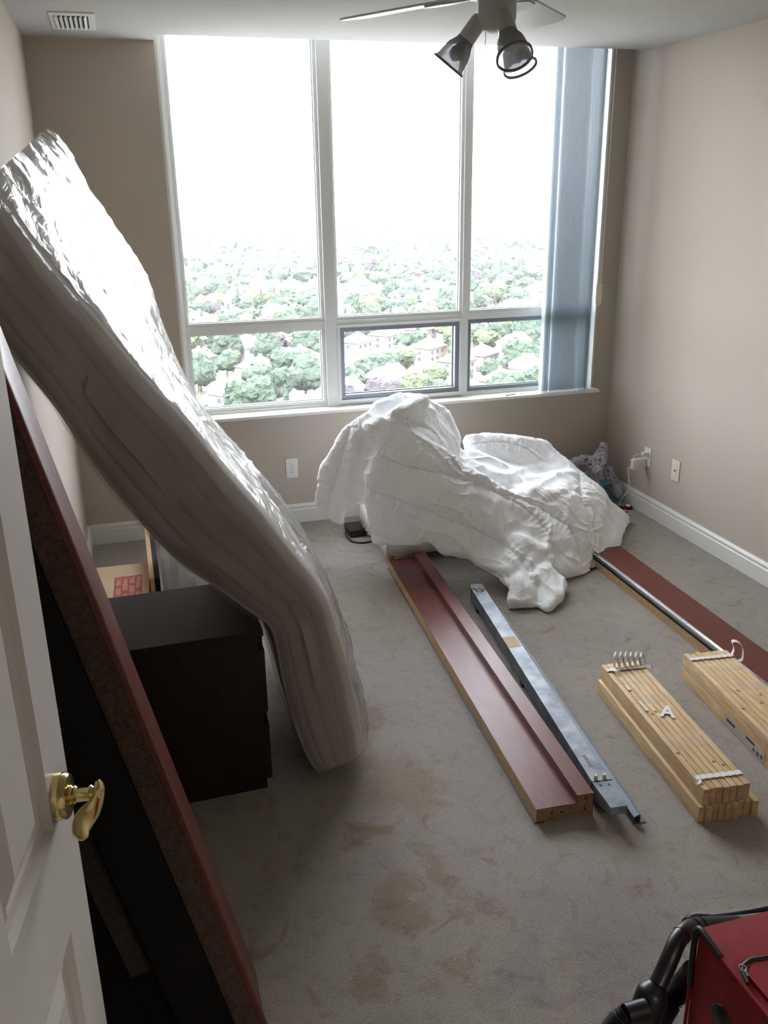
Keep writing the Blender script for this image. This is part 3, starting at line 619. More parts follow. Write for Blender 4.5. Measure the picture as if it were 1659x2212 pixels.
ribbon(spline([(xo1+.004, yo1+.06, z1+.002), (xo1-.006, yo1+.055, z1+.008), (xo1-.004, yo1+.04, z1-.006), (xo1+.010, yo1+.035, z1+.004), (xo1+.016, yo1+.055, z1+.003)], 12), (.002, .008, .001), b1, 'tape_tail', BM1, M['tape'])
ribbon(spline([(xo2+.172, yo2+.74, z2-.01), (xo2+.182, yo2+.74, z2+.025), (xo2+.176, yo2+.75, z2+.052), (xo2+.192, yo2+.735, z2+.056), (xo2+.205, yo2+.72, z2+.035), (xo2+.196, yo2+.70, z2+.003), (xo2+.178, yo2+.695, z2-.002)], 22), (.003, .010, 0), b2, 'tape_loop', BM2, M['tape'])
text('A', .070, BM1 @ Matrix.Translation((xo1+.070, yo1+.425, z1+.0022)) @ Matrix.Rotation(math.radians(-27), 4, 'Z') @ Matrix.Scale(1.45, 4, (0, 1, 0)), M['white'], b1, 'letter_sticker', bold=.0025)
MB().box((xo1+.022, yo1+.435, z1+.0014), (xo1+.031, yo1+.495, z1+.002), BM1).build('white_sticker', M['white'], b1)
MB().box((xo1+.020, yo1+.575, z1+.0014), (xo1+.031, yo1+.610, z1+.002), BM1).build('white_sticker', M['white'], b1)
mb = MB()
for (a0, a1, c0, c1) in ((.40, .455, .025, .034), (.275, .33, .034, .042), (.27, .285, .014, .026), (.245, .262, .012, .028), (.225, .238, .014, .030)): mb.box((-.0012, a0, c0), (-.0008, a1, c1), BM2)
mb.build('printed_label', M['black'], b2); MB().box((-.0009, .215, .008), (-.0005, .47, .046), BM2).build('label_paper', mat('grey_label', (.42, .38, .35), .4), b2)

# ------------------------------------------------------------------ duvet heaped over an upholstered stool
def hull_group(bm_all, balls):
    bm = bmesh.new()
    for (a, b, y, r) in balls:
        c = Py(a, b, y); bmesh.ops.create_icosphere(bm, subdivisions=2, radius=r, matrix=Matrix.Translation(c))
    ret = bmesh.ops.convex_hull(bm, input=bm.verts[:])
    bmesh.ops.delete(bm, geom=list({g for g in ret['geom_interior'] if isinstance(g, bmesh.types.BMVert)}), context='VERTS')
    bmesh.ops.delete(bm, geom=[v for v in bm.verts if not v.link_faces], context='VERTS')
    me = bpy.data.meshes.new('t'); bm.to_mesh(me); bm.free(); bm_all.from_mesh(me); bpy.data.meshes.remove(me)
groups = [
    # long fold hanging down on the left
    [(752, 930, -.66, .030), (795, 905, -.72, .035), (700, 1020, -.64, .034), (690, 1088, -.62, .034), (722, 1122, -.62, .026), (765, 1010, -.72, .032), (745, 1085, -.68, .030)],
    [(760, 960, -.70, .035), (800, 1000, -.80, .035), (780, 1070, -.78, .03), (748, 1090, -.70, .028)],
    [(770, 925, -.62, .040), (835, 885, -.62, .050), (800, 960, -.74, .035)],
    [(722, 1095, -.63, .03), (737, 1132, -.62, .016), (745, 1090, -.66, .025)],
    # crest
    [(870, 905, -.70, .06), (935, 925, -.58, .07), (965, 965, -.60, .07), (900, 965, -.74, .06), (905, 880, -.60, .06)],
    [(818, 882, -.60, .050), (862, 872, -.60, .062), (905, 870, -.55, .055)],
    [(800, 925, -.78, .040), (868, 893, -.76, .048), (915, 866, -.68, .040)],
    [(905, 880, -.56, .06), (955, 905, -.50, .065), (968, 950, -.50, .07), (900, 980, -.62, .07)],
    # near flank, from the crest down to the right
    [(835, 935, -.80, .05), (800, 1040, -.86, .045), (812, 1165, -.86, .030), (905, 1000, -.86, .055), (1000, 1130, -1.00, .045), (900, 1165, -.98, .035)],
    [(850, 930, -.78, .05), (900, 985, -.82, .055), (1000, 1040, -.86, .06), (1120, 1095, -.96, .06), (1000, 1150, -1.02, .05), (1100, 1190, -1.12, .05), (880, 1080, -.92, .05), (960, 1195, -1.06, .028)],
    [(1100, 1085, -.92, .065), (1200, 1085, -.88, .075), (1290, 1085, -.74, .065), (1180, 1180, -1.12, .06), (1270, 1180, -1.02, .07), (1120, 1180, -1.12, .05), (1230, 1040, -.62, .05)],
    # seat and back cushion behind
    [(920, 980, -.52, .07), (1030, 990, -.52, .05), (1130, 1040, -.62, .05), (1040, 1060, -.74, .05)],
    [(1015, 955, -.36, .055), (1100, 957, -.34, .058), (1170, 968, -.36, .06), (1200, 1010, -.42, .055), (1030, 1010, -.42, .05)],
    [(1190, 985, -.40, .05), (1235, 1035, -.50, .055), (1290, 1070, -.62, .05), (1200, 1060, -.60, .05)],
    [(1235, 1030, -.56, .05), (1300, 1080, -.66, .05), (1250, 1100, -.80, .05), (1165, 1045, -.70, .05)],
    # right skirt
    [(1270, 1060, -.60, .045), (1352, 1118, -.62, .028), (1330, 1160, -.84, .035), (1325, 1185, -.98, .030), (1270, 1150, -.90, .06)],
    [(1320, 1190, -1.00, .028), (1270, 1240, -1.18, .030), (1200, 1235, -1.22, .050), (1250, 1170, -1.02, .06)],
    # lobes on the carpet in front
    [(1120, 1170, -1.15, .05), (1180, 1200, -1.20, .05), (1120, 1265, -1.36, .050), (1085, 1250, -1.28, .035)],
    [(1150, 1245, -1.34, .045), (1155, 1292, -1.46, .026), (1180, 1290, -1.46, .026), (1130, 1290, -1.44, .026), (1160, 1200, -1.2, .05)],
    [(1120, 1262, -1.38, .048), (1108, 1302, -1.46, .032), (1150, 1303, -1.48, .028)],
    [(1180, 1240, -1.30, .045), (1205, 1290, -1.46, .035), (1180, 1317, -1.54, .024), (1218, 1262, -1.36, .028)],
    [(1140, 1150, -1.08, .05), (1030, 1215, -1.15, .03), (1085, 1240, -1.25, .03)],
    # cores, so that the heap is solid to the floor
    [(860, 1000, -.55, .12), (1050, 1090, -.70, .12), (1200, 1100, -.75, .12), (1180, 1060, -.45, .12)],
]
ball = bmesh.new()
for g in groups: hull_group(ball, g)
me = bpy.data.meshes.new('duvet'); ball.to_mesh(me); ball.free()
dv = bpy.data.objects.new('duvet', me); link(dv)
md = dv.modifiers.new('r', 'REMESH'); md.mode = 'VOXEL'; md.voxel_size = .0125
md = dv.modifiers.new('s', 'SMOOTH'); md.factor = .7; md.iterations = 12
md = dv.modifiers.new('d', 'SUBSURF'); md.levels = 1; md.render_levels = 1
dg = bpy.context.evaluated_depsgraph_get(); dg.update()
me2 = bpy.data.meshes.new_from_object(dv.evaluated_get(dg)); dv.modifiers.clear(); dv.data = me2
nv = len(me2.vertices); co = np.empty(nv*3); me2.vertices.foreach_get('co', co); co = co.reshape(-1, 3)
no = np.empty(nv*3); me2.vertices.foreach_get('normal', no); no = no.reshape(-1, 3)
bvh = BVHTree.FromObject(dv, dg) if False else BVHTree.FromPolygons([Vector(c) for c in co], [tuple(p_.vertices) for p_ in me2.polygons])
def surf(a, b):
    d = ray(a, b).normalized(); h = bvh.ray_cast(CAM, d)
    return h[0] if h[0] is not None else None
disp = np.zeros(nv)
def line3(pts):
    pp = []
    for (a, b) in [tuple(q)[:2] for q in spline([(x, y, 0) for x, y in pts], 6*len(pts))]:
        q = surf(a, b)
        if q is not None: pp.append(np.array(q))
    return np.array(pp)
def dist(P):
    d = np.full(nv, 1e9); ts = np.zeros(nv)
    for i in range(len(P)-1):
        a, b = P[i], P[i+1]; ab = b-a; L2 = ab@ab
        if L2 < 1e-10 or L2 > .04: continue
        t = np.clip(((co-a)@ab)/L2, 0, 1); dd = np.linalg.norm(co-(a+t[:, None]*ab), axis=1)
        m_ = dd < d; d[m_] = dd[m_]; ts[m_] = (i+t[m_])/(len(P)-1)
    return d, ts
seams = [[(802, 968), (860, 1000), (910, 1012), (960, 1022), (1040, 1046), (1120, 1086), (1185, 1150), (1200, 1215)], [(772, 1046), (860, 1080), (960, 1118), (1060, 1160), (1125, 1205), (1150, 1250)],
         [(800, 1155), (900, 1185), (1000, 1215), (1080, 1245)], [(1005, 960), (1060, 952), (1130, 962), (1190, 1000)], [(870, 905), (930, 930), (990, 1010), (1060, 1050), (1150, 1085), (1230, 1140), (1260, 1220)],
         [(1250, 1010), (1262, 1080), (1290, 1160), (1280, 1230)], [(760, 905), (735, 1000), (705, 1110)]]
near = np.full(nv, 9.)
for s_ in seams:
    P = line3(s_)
    if len(P) < 2: continue
    d, ts = dist(P); near = np.minimum(near, d)
    disp -= .010*np.exp(-(d/.007)**2) + .007*np.exp(-(d/.035)**2)
    # puckers that run away from a seam
    disp += .0022*np.exp(-(d/.05)**2)*np.sin(ts*len(P)*4.2+3*np.sin(ts*23))
folds = [([(880, 925), (940, 950), (985, 985), (1040, 1010), (1110, 1050)], .020, .028), ([(905, 905), (950, 950), (975, 1010)], .014, .02), ([(820, 890), (870, 900), (915, 880), (935, 855)], -.022, .016),
         ([(765, 920), (755, 1010), (730, 1130)], .010, .016), ([(790, 930), (770, 1020), (748, 1100)], -.020, .014), ([(1010, 935), (1000, 985), (1010, 1020)], -.03, .022),
         ([(1000, 1025), (1080, 1030), (1150, 1010), (1215, 1005)], .018, .02), ([(1040, 1050), (1120, 1040), (1190, 1035)], -.015, .018), ([(1130, 1070), (1200, 1030), (1250, 1020)], .018, .022),
         ([(1180, 1090), (1240, 1060), (1290, 1075)], -.014, .016), ([(1090, 1080), (1150, 1100), (1190, 1160), (1190, 1230)], .014, .03), ([(1230, 1080), (1225, 1150), (1240, 1220)], .013, .022),
         ([(1270, 1110), (1280, 1170), (1255, 1230)], -.012, .018), ([(1300, 1090), (1330, 1140), (1310, 1190)], .011, .02), ([(1080, 1250), (1120, 1225), (1150, 1180)], -.018, .018),
         ([(1140, 1240), (1170, 1210), (1210, 1180)], -.022, .02), ([(1165, 1250), (1160, 1290), (1155, 1320)], -.028, .016), ([(1100, 1290), (1125, 1300), (1150, 1290)], .008, .01),
         ([(990, 1240), (1060, 1225), (1110, 1240)], .010, .018), ([(850, 965), (880, 1000), (890, 1060)], .008, .014), ([(905, 1025), (880, 1075)], .007, .012), ([(960, 1030), (940, 1100)], .007, .012),
         ([(1020, 1050), (985, 1120)], .007, .012), ([(1075, 1075), (1045, 1145)], .007, .012), ([(930, 1130), (905, 1170)], .007, .012), ([(1010, 1160), (985, 1200)], .007, .012), ([(1240, 1210), (1270, 1225), (1300, 1200)], .010, .014)]
for pts, h, wd_ in folds:
    P = line3(pts)
    if len(P) < 2: continue
    d, ts = dist(P); disp += .75*h*np.exp(-(d/(wd_*1.25))**2)*np.clip(np.sin(np.pi*np.clip(ts, .02, .98))*2.2, 0, 1)
for i in range(nv):
    x, y, z = co[i]; a = noise.noise(Vector((x*4.2, y*4.2, z*4.2))); q = a*2.2
    # soft creases pulled diagonally across the cloth
    r1 = 1-abs(noise.noise(Vector((x*7+z*9+q, y*5, (z-x)*2.6+5))))*2.2; r2 = 1-abs(noise.noise(Vector((x*17-z*15, y*11+q, (z+x)*6+9))))*2.2
    disp[i] += .010*a + .008*max(0, r1)**2.5 + .003*max(0, r2)**3 - .003
co2 = co+no*disp[:, None]; co2[:, 2] = np.maximum(co2[:, 2], .006)
me2.vertices.foreach_set('co', co2.ravel()); me2.update(); me2.polygons.foreach_set('use_smooth', [True]*len(me2.polygons))
me2.materials.clear(); me2.materials.append(M['duvet']); dv.name = 'duvet'
tag(dv, 'large white quilted duvet heaped over a low seat below the window', 'duvet')
# the seat beneath: cream skirt, wooden legs
st = empty('footstool', (1.75, -.6, 0), 'low seat with cream cover and orange wooden leg, hidden beneath the white duvet', 'stool')
MB().box((1.54, -.80, .08), (2.45, -.30, .20), None, .03).build('seat', M['sheet'], st, True)
vs = []; per = [(1.485, -.815), (2.46, -.815), (2.46, -.29), (1.485, -.29)]; NP = 240
for k in range(NP):
    t = 4*k/NP; i = int(t); f_ = t-i; a = per[i]; b = per[(i+1) % 4]; x = a[0]+(b[0]-a[0])*f_; y = a[1]+(b[1]-a[1])*f_
    for z in (.17, .11, .055):
        o_ = .006*math.sin(k*.9)*(1-(z-.055)/.12); vs.append((x+(o_ if i in (1, 3) else 0), y+(o_ if i in (0, 2) else 0), z))
fs = [(k*3+j, ((k+1) % NP)*3+j, ((k+1) % NP)*3+j+1, k*3+j+1) for k in range(NP) for j in range(2)]
o_ = MB().add(vs, fs).build('valance', M['sheet'], st, True); solidify(o_, .003)
for x, y in ((1.52, -.775), (2.40, -.775), (1.52, -.34), (2.40, -.34)): MB().cyl((x, y, 0), (x, y, .11), .018, .026, 20).build('leg', M['orange'], st, True)
# black adaptor and cable by the flap
ad = empty('power_adaptor', (1.42, -.30, 0), 'black power adaptor with looping cable on the carpet beneath the duvet flap', 'adaptor')
MB().box((1.405, -.36, 0), (1.50, -.22, .045), None, .006).build('case', M['black'], ad)
MB().tube(spline([(1.40, -.30, .03), (1.385, -.34, .02), (1.40, -.42, .006), (1.45, -.46, .006), (1.52, -.45, .006), (1.60, -.42, .006)], 24), .005).build('cable', M['blackrub'], ad, True)
tag(MB().ico((1.118, -.33, .010), .012, 2, (1, .8, .8)).add(*(lambda m_: (m_.v, m_.f))(MB().ico((1.130, -.335, .014), .009, 2))).build('paper_scrap', M['white'], None, True), 'tiny crumpled white paper scrap on the carpet near the back wall outlet', 'paper')

# ------------------------------------------------------------------ vertical blind
vb = empty('vertical_blind', (2.84, -.02, WZ0), 'blue-grey vertical blind gathered at the right end of the window', 'blind')
MB().box((WX0+.01, -.055, ZT-.045), (WX1-.01, -.012, ZT-.005), None, .003).build('headrail', M['white'], vb)
NVn = 31
for k in range(NVn):
    x = 2.690+.0098*k+(.007 if k >= 5 else 0); a = math.radians(13 if k < 22 else 17); hw = .044
    vv = []; seg = 4
    for z in (.676, ZT-.05):
        for q in range(seg+1):
            u = -hw+2*hw*q/seg; bow = .0055*(1-(u/hw)**2); vv.append((x+u*math.sin(a)+bow, -.030+u*math.cos(a), z))
        for q in range(seg, -1, -1):
            u = -hw+2*hw*q/seg; bow = .0055*(1-(u/hw)**2); vv.append((x+u*math.sin(a)+bow+.0011, -.030+u*math.cos(a), z))
    n_ = 2*(seg+1); ff = [(q, (q+1) % n_, n_+(q+1) % n_, n_+q) for q in range(n_)] + [tuple(range(n_))[::-1], tuple(range(n_, 2*n_))]
    MB().add(vv, ff).build('vane', M['vane'], vb, True)
    MB().box((x-.003, -.038, ZT-.05), (x+.003, -.026, ZT-.04)).build('carrier', M['white'], vb)
cp = [Py(1323, 130, -.045), Py(1290, 625, -.045)]
for dx in (0, .016):
    a = Vector((3.045-dx, -.048, ZT-.05)); b = Vector((3.047-dx*.6, -.048, 1.27)); mb = MB()
    m_ = 150
    for k in range(m_):
        p_ = lerp(a, b, k/(m_-1)); mb.v += [p_+Vector(v) for v in ((.003, 0, 0), (0, .003, 0), (-.003, 0, 0), (0, -.003, 0), (0, 0, .0042), (0, 0, -.0042))]
        i = k*6; mb.f += [tuple(i+q for q in f_) for f_ in ((0, 1, 4), (1, 2, 4), (2, 3, 4), (3, 0, 4), (1, 0, 5), (2, 1, 5), (3, 2, 5), (0, 3, 5))]
    c_ = mb.build('bead_chain', M['white'], vb); tag(c_, kind='stuff')
MB().tube([(3.048, -.05, ZT-.05), (3.045, -.05, 1.28)], .0022).build('cord', M['white'], vb)
MB().prism([(-.015, .13), (.015, .13), (.015, .02), (.009, .006), (0, 0), (-.009, .006), (-.015, .02)], 'y', -.008, .008, Matrix.Translation((3.036, -.05, 1.17))).build('chain_weight', M['cream'], vb)
wr = MB()
for k in range(5): wr.box((-.045+k*.016, -.010+.003*(k % 2), 0), (-.030+k*.018, .012, .002+.004*(k % 2)), Matrix.Translation((2.50, -.03, .668)) @ Matrix.Rotation(.2+.06*k, 4, 'Z'))
tag(wr.build('wrapper', M['brownpaper']), 'crumpled dark printed wrapper lying on the white window sill', 'wrapper')

# ------------------------------------------------------------------ ceiling vent
vt = empty('air_vent', (.245, -.47, H), 'white louvred air vent in the ceiling above the mattress', 'vent')
va, vb2, vc, vd = .150, .330, -.665, -.278
fr = MB(); b_ = .026
for lo, hi in (((va, vc, H-.006), (vb2, vc+b_+.03, H)), ((va, vd-b_, H-.006), (vb2, vd, H)), ((va, vc+b_+.03, H-.006), (va+b_, vd-b_, H)), ((vb2-b_, vc+b_+.03, H-.006), (vb2, vd-b_, H))): fr.box(lo, hi, None, .0015)
fr.build('frame', M['trim'], vt)
MB().box((va+b_, vc+b_, H-.0012), (vb2-b_, vd-b_, H-.0002)).build('duct_backing', mat('duct_dark', (.10, .10, .095), .8), vt)
for k in range(7):
    x = va+b_+.006+k*(vb2-va-2*b_-.010)/6.2
    MB().box((-.0008, vc+.056, -.016), (.0012, vd-b_, .0), Matrix.Translation((x, 0, H-.0015)) @ Matrix.Rotation(math.radians(38), 4, 'Y')).build('louvre', M['trim'], vt)

# ------------------------------------------------------------------ ceiling fan
FX, FY = 1.345, -2.43
fn = empty('ceiling_fan', (FX, FY, H), 'white ceiling fan with three mesh-patterned glass lamp shades', 'ceiling fan')
MB().lathe((FX, FY, H), (FX, FY, 0), [(0, .065), (.03, .06), (.045, .02), (.10, .014)], 28, True).build('canopy', M['fan'], fn, True)
MB().lathe((FX, FY, H-.10), (FX, FY, 0), [(0, .05), (.01, .10), (.03, .125), (.09, .125), (.115, .10), (.12, .06)], 36, True).build('motor_housing', M['fan'], fn, True)
MB().lathe((FX, FY, H-.22), (FX, FY, 0), [(0, .052), (.05, .052), (.062, .050), (.080, .034), (.086, .012)], 32, True).build('light_kit', M['fan'], fn, True)
for k in range(5):
    a = math.radians(122-72*k); BM_ = Matrix.Translation((FX, FY, 2.318)) @ Matrix.Rotation(a, 4, 'Z') @ Matrix.Rotation(math.radians(-9), 4, 'X')
    outl = [(.155, -.048), (.50, -.066), (.53, -.050), (.542, 0), (.53, .050), (.50, .066), (.155, .048)]
    bl = MB().prism(outl, 'z', -.003, .003, BM_).build('blade', M['blade'], fn)
    MB().prism([(.09, -.014), (.13, -.018), (.155, -.042), (.21, -.046), (.235, -.02), (.235, .02), (.21, .046), (.155, .042), (.13, .018), (.09, .014)], 'z', -.009, -.0035, BM_).build('blade_arm', M['fan'], bl)
qs = .76
for a in (152, 270, 34):
    a = math.radians(a); h = Vector((math.cos(a), math.sin(a), 0)); ax = (h*.62+Vector((0, 0, -.79))).normalized(); s0 = Vector((FX, FY, 2.262))+h*.038
    sk = MB().lathe(s0, s0+ax, [(t_*qs, r_*qs) for t_, r_ in ((0, .016), (.006, .026), (.020, .030), (.098, .031), (.100, .024))], 28, True).build('lamp_socket', M['fan'], fn, True)
    sh = MB().lathe(s0+ax*.088*qs, s0+ax, [(t_*qs, r_*qs) for t_, r_ in ((0, .031), (.012, .034), (.035, .046), (.06, .052), (.085, .055), (.098, .060), (.100, .0615), (.0985, .0585), (.085, .0535), (.06, .0505), (.035, .0445), (.012, .0335), (0, .0305))], 40).build('lamp_shade', M['shade'], fn, True)
    MB().lathe(s0+ax*.185*qs, s0+ax, [(t_*qs, r_*qs) for t_, r_ in ((-.001, .0595), (0, .0645), (.0075, .0645), (.0075, .0575), (.0, .0575), (-.001, .0595))], 40).build('rim', mat('shade_rim', (.20, .19, .22), .3) if 'rimm' not in M else M['rimm'], sh, True)
    M['rimm'] = bpy.data.materials['shade_rim']
    MB().lathe(s0+ax*.098*qs, s0+ax, [(t_*qs, r_*qs) for t_, r_ in ((0, .012), (.012, .014), (.035, .026), (.055, .024), (.068, .010), (.071, 0))], 24).build('bulb', M['white'], fn, True)
for (dx, dy, zb) in ((-.030, .0, 2.02), (.05, .03, 2.14)):
    mb = MB(); n_ = int((2.24-zb)/.0046)
    for k in range(n_):
        z = 2.24-.0046*k; p_ = Vector((FX+dx, FY+dy, z)); i = len(mb.v); mb.v += [p_+Vector(v) for v in ((.0017, 0, 0), (0, .0017, 0), (-.0017, 0, 0), (0, -.0017, 0), (0, 0, .002), (0, 0, -.002))]
        mb.f += [tuple(i+q for q in f_) for f_ in ((0, 1, 4), (1, 2, 4), (2, 3, 4), (3, 0, 4), (1, 0, 5), (2, 1, 5), (3, 2, 5), (0, 3, 5))]
    tag(mb.build('pull_chain', M['steeldark'], fn), kind='stuff')

# ------------------------------------------------------------------ outlets, charger, cables, corner clutter
def outlet(MMx, root, plate=M['white']):
    MB().box((-.035, -.005, -.057), (.035, 0, .057), MMx, .002).build('cover_plate', plate, root, True)
    for z in (.020, -.020):
        f_ = MB().prism([(.0165*math.cos(t)*1.0, z+.0145*math.sin(t)) for t in [2*math.pi*i/20 for i in range(20)]], 'y', -.0065, -.005, MMx).build('receptacle', M['white'], root)
        MB().box((-.008, -.0070, z+.0), (-.006, -.0064, z+.009), MMx).box((.006, -.0070, z+.001), (.008, -.0064, z+.008), MMx).cyl(MMx @ Vector((0, -.0064, z-.006)), MMx @ Vector((0, -.0070, z-.006)), .0027, n=10).build('slot', M['black'], f_)
    MB().lathe(MMx @ Vector((0, -.005, 0)), MMx @ Vector((0, -1, 0)), [(0, .003), (.001, .0028), (.0012, 0)], 12).build('screw', M['steeldark'], root)
o1 = empty('wall_outlet', (1.157, 0, .332), 'white double outlet on the wall below the window, left of the duvet', 'outlet'); outlet(Matrix.Translation((1.157, 0, .332)), o1)
RZ = lambda y, z: Matrix.Translation((W, y, z)) @ Matrix.Rotation(math.radians(-90), 4, 'Z')      # local -y faces into the room (-x)
o2 = empty('wall_outlet', (W, -.485, .342), 'white outlet with chargers plugged in on the right wall near the corner', 'outlet'); outlet(RZ(-.485, .342), o2)
o3 = empty('wall_plate', (W, -.772, .343), 'cream cable socket plate on the right wall beside the charger outlet', 'wall plate')
MB().box((-.037, -.006, -.059), (.037, 0, .059), RZ(-.772, .343), .002).build('cover_plate', M['cream'], o3, True)
MB().box((-.017, -.0075, -.034), (.017, -.006, .034), RZ(-.772, .343), .001).build('insert', M['cream'], o3)
MB().cyl(RZ(-.772, .343) @ Vector((0, -.0075, 0)), RZ(-.772, .343) @ Vector((0, -.012, 0)), .005, n=14).build('socket', M['steeldark'], o3)
ch = empty('charger', (W-.05, -.47, .31), 'large white charger block plugged into the right wall outlet', 'charger')
CM = RZ(-.470, .322); MB().box((-.014, -.095, -.052), (.014, -.007, .012), CM, .005).build('block', M['white'], ch, True)
MB().box((-.006, -.105, .0), (.006, -.095, .008), CM, .002).box((-.006, -.105, -.048), (.006, -.095, -.040), CM, .002).build('cable_hook', M['white'], ch)
MB().tube(spline([CM @ Vector((0, -.09, -.03)), CM @ Vector((.0, -.12, -.05)), Vector((3.07, -.50, .17)), Vector((3.035, -.48, .10)), Vector((3.05, -.43, .03)), Vector((3.09, -.40, .006)), Vector((3.06, -.46, .004))], 40), .0018, 6).build('cable', M['white'], ch, True)
c2 = empty('phone_charger', (W-.03, -.50, .365), 'small white plug above the charger block on the right wall', 'charger')
MB().box((-.011, -.045, .010), (.011, -.007, .034), RZ(-.492, .342), .004).build('block', M['white'], c2, True)
MB().cyl(RZ(-.492, .342) @ Vector((0, -.045, .022)), RZ(-.492, .342) @ Vector((0, -.062, .024)), .005, .004, 12).build('plug', M['white'], c2)
MB().tube(spline([RZ(-.492, .342) @ Vector((0, -.060, .024)), Vector((3.09, -.49, .36)), Vector((3.07, -.49, .30)), Vector((3.075, -.47, .18)), Vector((3.10, -.44, .09)), Vector((3.125, -.40, .03)), Vector((3.10, -.42, .005))], 40), .0015, 6).build('cable', M['white'], c2, True)
ms = empty('cable_reel', (3.13, -.40, 0), 'small black disc with a cream oval button beside the baseboard corner', 'gadget')
MB().lathe((3.13, -.405, 0), (3.13, -.405, 1), [(0, .026), (.006, .028), (.014, .026), (.018, .018), (.019, 0)], 28).build('case', M['black'], ms, True)
MB().ico((3.128, -.408, .020), .016, 2, (.9, 1.1, .55)).build('button', M['cream'], ms, True)
MB().box((3.02, -.41, .0), (3.105, -.375, .012), None, .003).build('arm', M['black'], ms)
cb = tag(MB().tube(spline([(3.11, -.45, .004), (3.15, -.47, .004), (3.145, -.50, .004), (3.10, -.50, .004), (3.05, -.47, .004)], 24), .0018, 6).build('loose_cable', M['white'], None, True), 'thin white cable curled on the carpet by the right baseboard', 'cable')
tag(MB().box((3.05, -.47, .0), (3.10, -.43, .006), Matrix.Translation((0, 0, .001)), .002).build('orange_tag', mat('orange_plastic', (.65, .17, .06), .5)), 'small orange plastic scrap on the carpet at the duvet corner', 'scrap')
# plush toy
def blob(name, parts, m, par, amp=.004, vox=.006):
    bm = bmesh.new()
    for c, r, sc in parts: bmesh.ops.create_icosphere(bm, subdivisions=3, radius=1, matrix=Matrix.Translation(c) @ Matrix.Diagonal((r*sc[0], r*sc[1], r*sc[2], 1)))
    me = bpy.data.meshes.new(name); bm.to_mesh(me); bm.free(); o = bpy.data.objects.new(name, me); link(o)
    q = o.modifiers.new('r', 'REMESH'); q.mode = 'VOXEL'; q.voxel_size = vox; q = o.modifiers.new('s', 'SMOOTH'); q.iterations = 3
    dg = bpy.context.evaluated_depsgraph_get(); dg.update(); m2 = bpy.data.meshes.new_from_object(o.evaluated_get(dg)); o.modifiers.clear(); o.data = m2
    for v in m2.vertices:
        v.co += v.normal*(amp*2*noise.noise(v.co*38)+amp*1.2*noise.noise(v.co*90))
    m2.materials.clear(); m2.materials.append(m); m2.polygons.foreach_set('use_smooth', [True]*len(m2.polygons)); return parent(o, par)
pl = empty('plush_toy', (3.02, -.22, 0), 'speckled lilac-grey plush animal slumped in the far right corner', 'plush toy')
V = lambda a, b, y: Py(a, b, y)
blob('head', [(V(1287, 1000, -.22), .062, (1, .9, .85)), (V(1290, 1017, -.27), .035, (1, 1, 1)), (V(1298, 985, -.20), .05, (.8, .8, 1))], M['plush'], pl)
blob('ear', [(V(1303, 966, -.19), .030, (1, .7, 1.2)), (V(1305, 982, -.19), .028, (.9, .7, 1.2))], M['plush'], pl, .003)
blob('ear', [(V(1245, 996, -.19), .034, (1.3, .7, .8)), (V(1262, 992, -.19), .034, (1.3, .7, .9))], M['plush'], pl, .003)
blob('body', [(Vector((3.02, -.17, .10)), .085, (1.2, .9, 1.1)), (V(1318, 1035, -.22), .040, (1, 1, 1.3))], M['plush'], pl)
blob('arm', [(V(1312, 1015, -.22), .030, (1, 1, 1)), (V(1322, 1035, -.24), .032, (1, 1, 1)), (V(1332, 1055, -.27), .032, (1, 1, 1)), (V(1336, 1065, -.28), .028, (1, 1, .9))], M['plush'], pl, .004)
MB().ico(V(1276, 1003, -.288), .0065, 2).build('eye', M['black'], pl, True)
tag(blob('blue_cloth', [(Vector((3.03, -.31, .03)), .055, (1.1, .7, .55)), (V(1308, 1050, -.31), .028, (1, .8, 1))], M['blue'], None, .005), 'crumpled dark blue cloth tucked under the plush animal', 'cloth')

# ------------------------------------------------------------------ red vacuum cleaner bag with black hose, lower right
vc_ = empty('vacuum_cleaner', (1.42, -3.95, 0), 'red fabric vacuum cleaner with black hose and grip at the lower right', 'vacuum cleaner')
zv = .47
FLc = Pz(1512, 2005, zv); dX = (Pz(1659, 2190, zv)-FLc).normalized(); dY = Vector((0, 0, 1)).cross(dX)
VM = Matrix(((dX.x, dY.x, 0, FLc.x), (dX.y, dY.y, 0, FLc.y), (0, 0, 1, zv), (0, 0, 0, 1)))    # local x towards the camera along the top edge, y to the right, z up
def puff(name, lo, hi, MMx, bulge, m, par, nn=14):
    bm = bmesh.new(); bmesh.ops.create_cube(bm, size=1); bmesh.ops.subdivide_edges(bm, edges=bm.edges[:], cuts=nn, use_grid_fill=True)
    for v in bm.verts:
        c = v.co.copy(); k = [(1-(2*abs(c[i]))**4) for i in range(3)]
        e = Vector((math.copysign(bulge*k[1]*k[2], c.x) if abs(c.x) > .49 else 0, math.copysign(bulge*k[0]*k[2], c.y) if abs(c.y) > .49 else 0, math.copysign(bulge*k[0]*k[1], c.z) if abs(c.z) > .49 else 0))
        p_ = Vector([lo[i]+(c[i]+.5)*(hi[i]-lo[i]) for i in range(3)])+e; p_ += Vector((0, -.006*noise.noise(p_*9), 0)); v.co = MMx @ p_
    mb = MB(); mb.bm(bm); return mb.build(name, m, par, True)
puff('bag_body', (0, 0, -zv+.03), (.48, .30, 0), VM, .008, M['canvas'], vc_)
EL = (Pz(1568, 2068, zv)-FLc).length
MB().tube([VM @ Vector(p_) for p_ in spline([(-.004, -.002, -.15), (-.005, -.004, -.08), (-.003, -.005, -.02), (.006, -.005, .005), (EL*.5, -.006, .006), (EL, -.006, .003)], 36)], .0062, 10).build('black_piping', M['blackrub'], vc_, True)
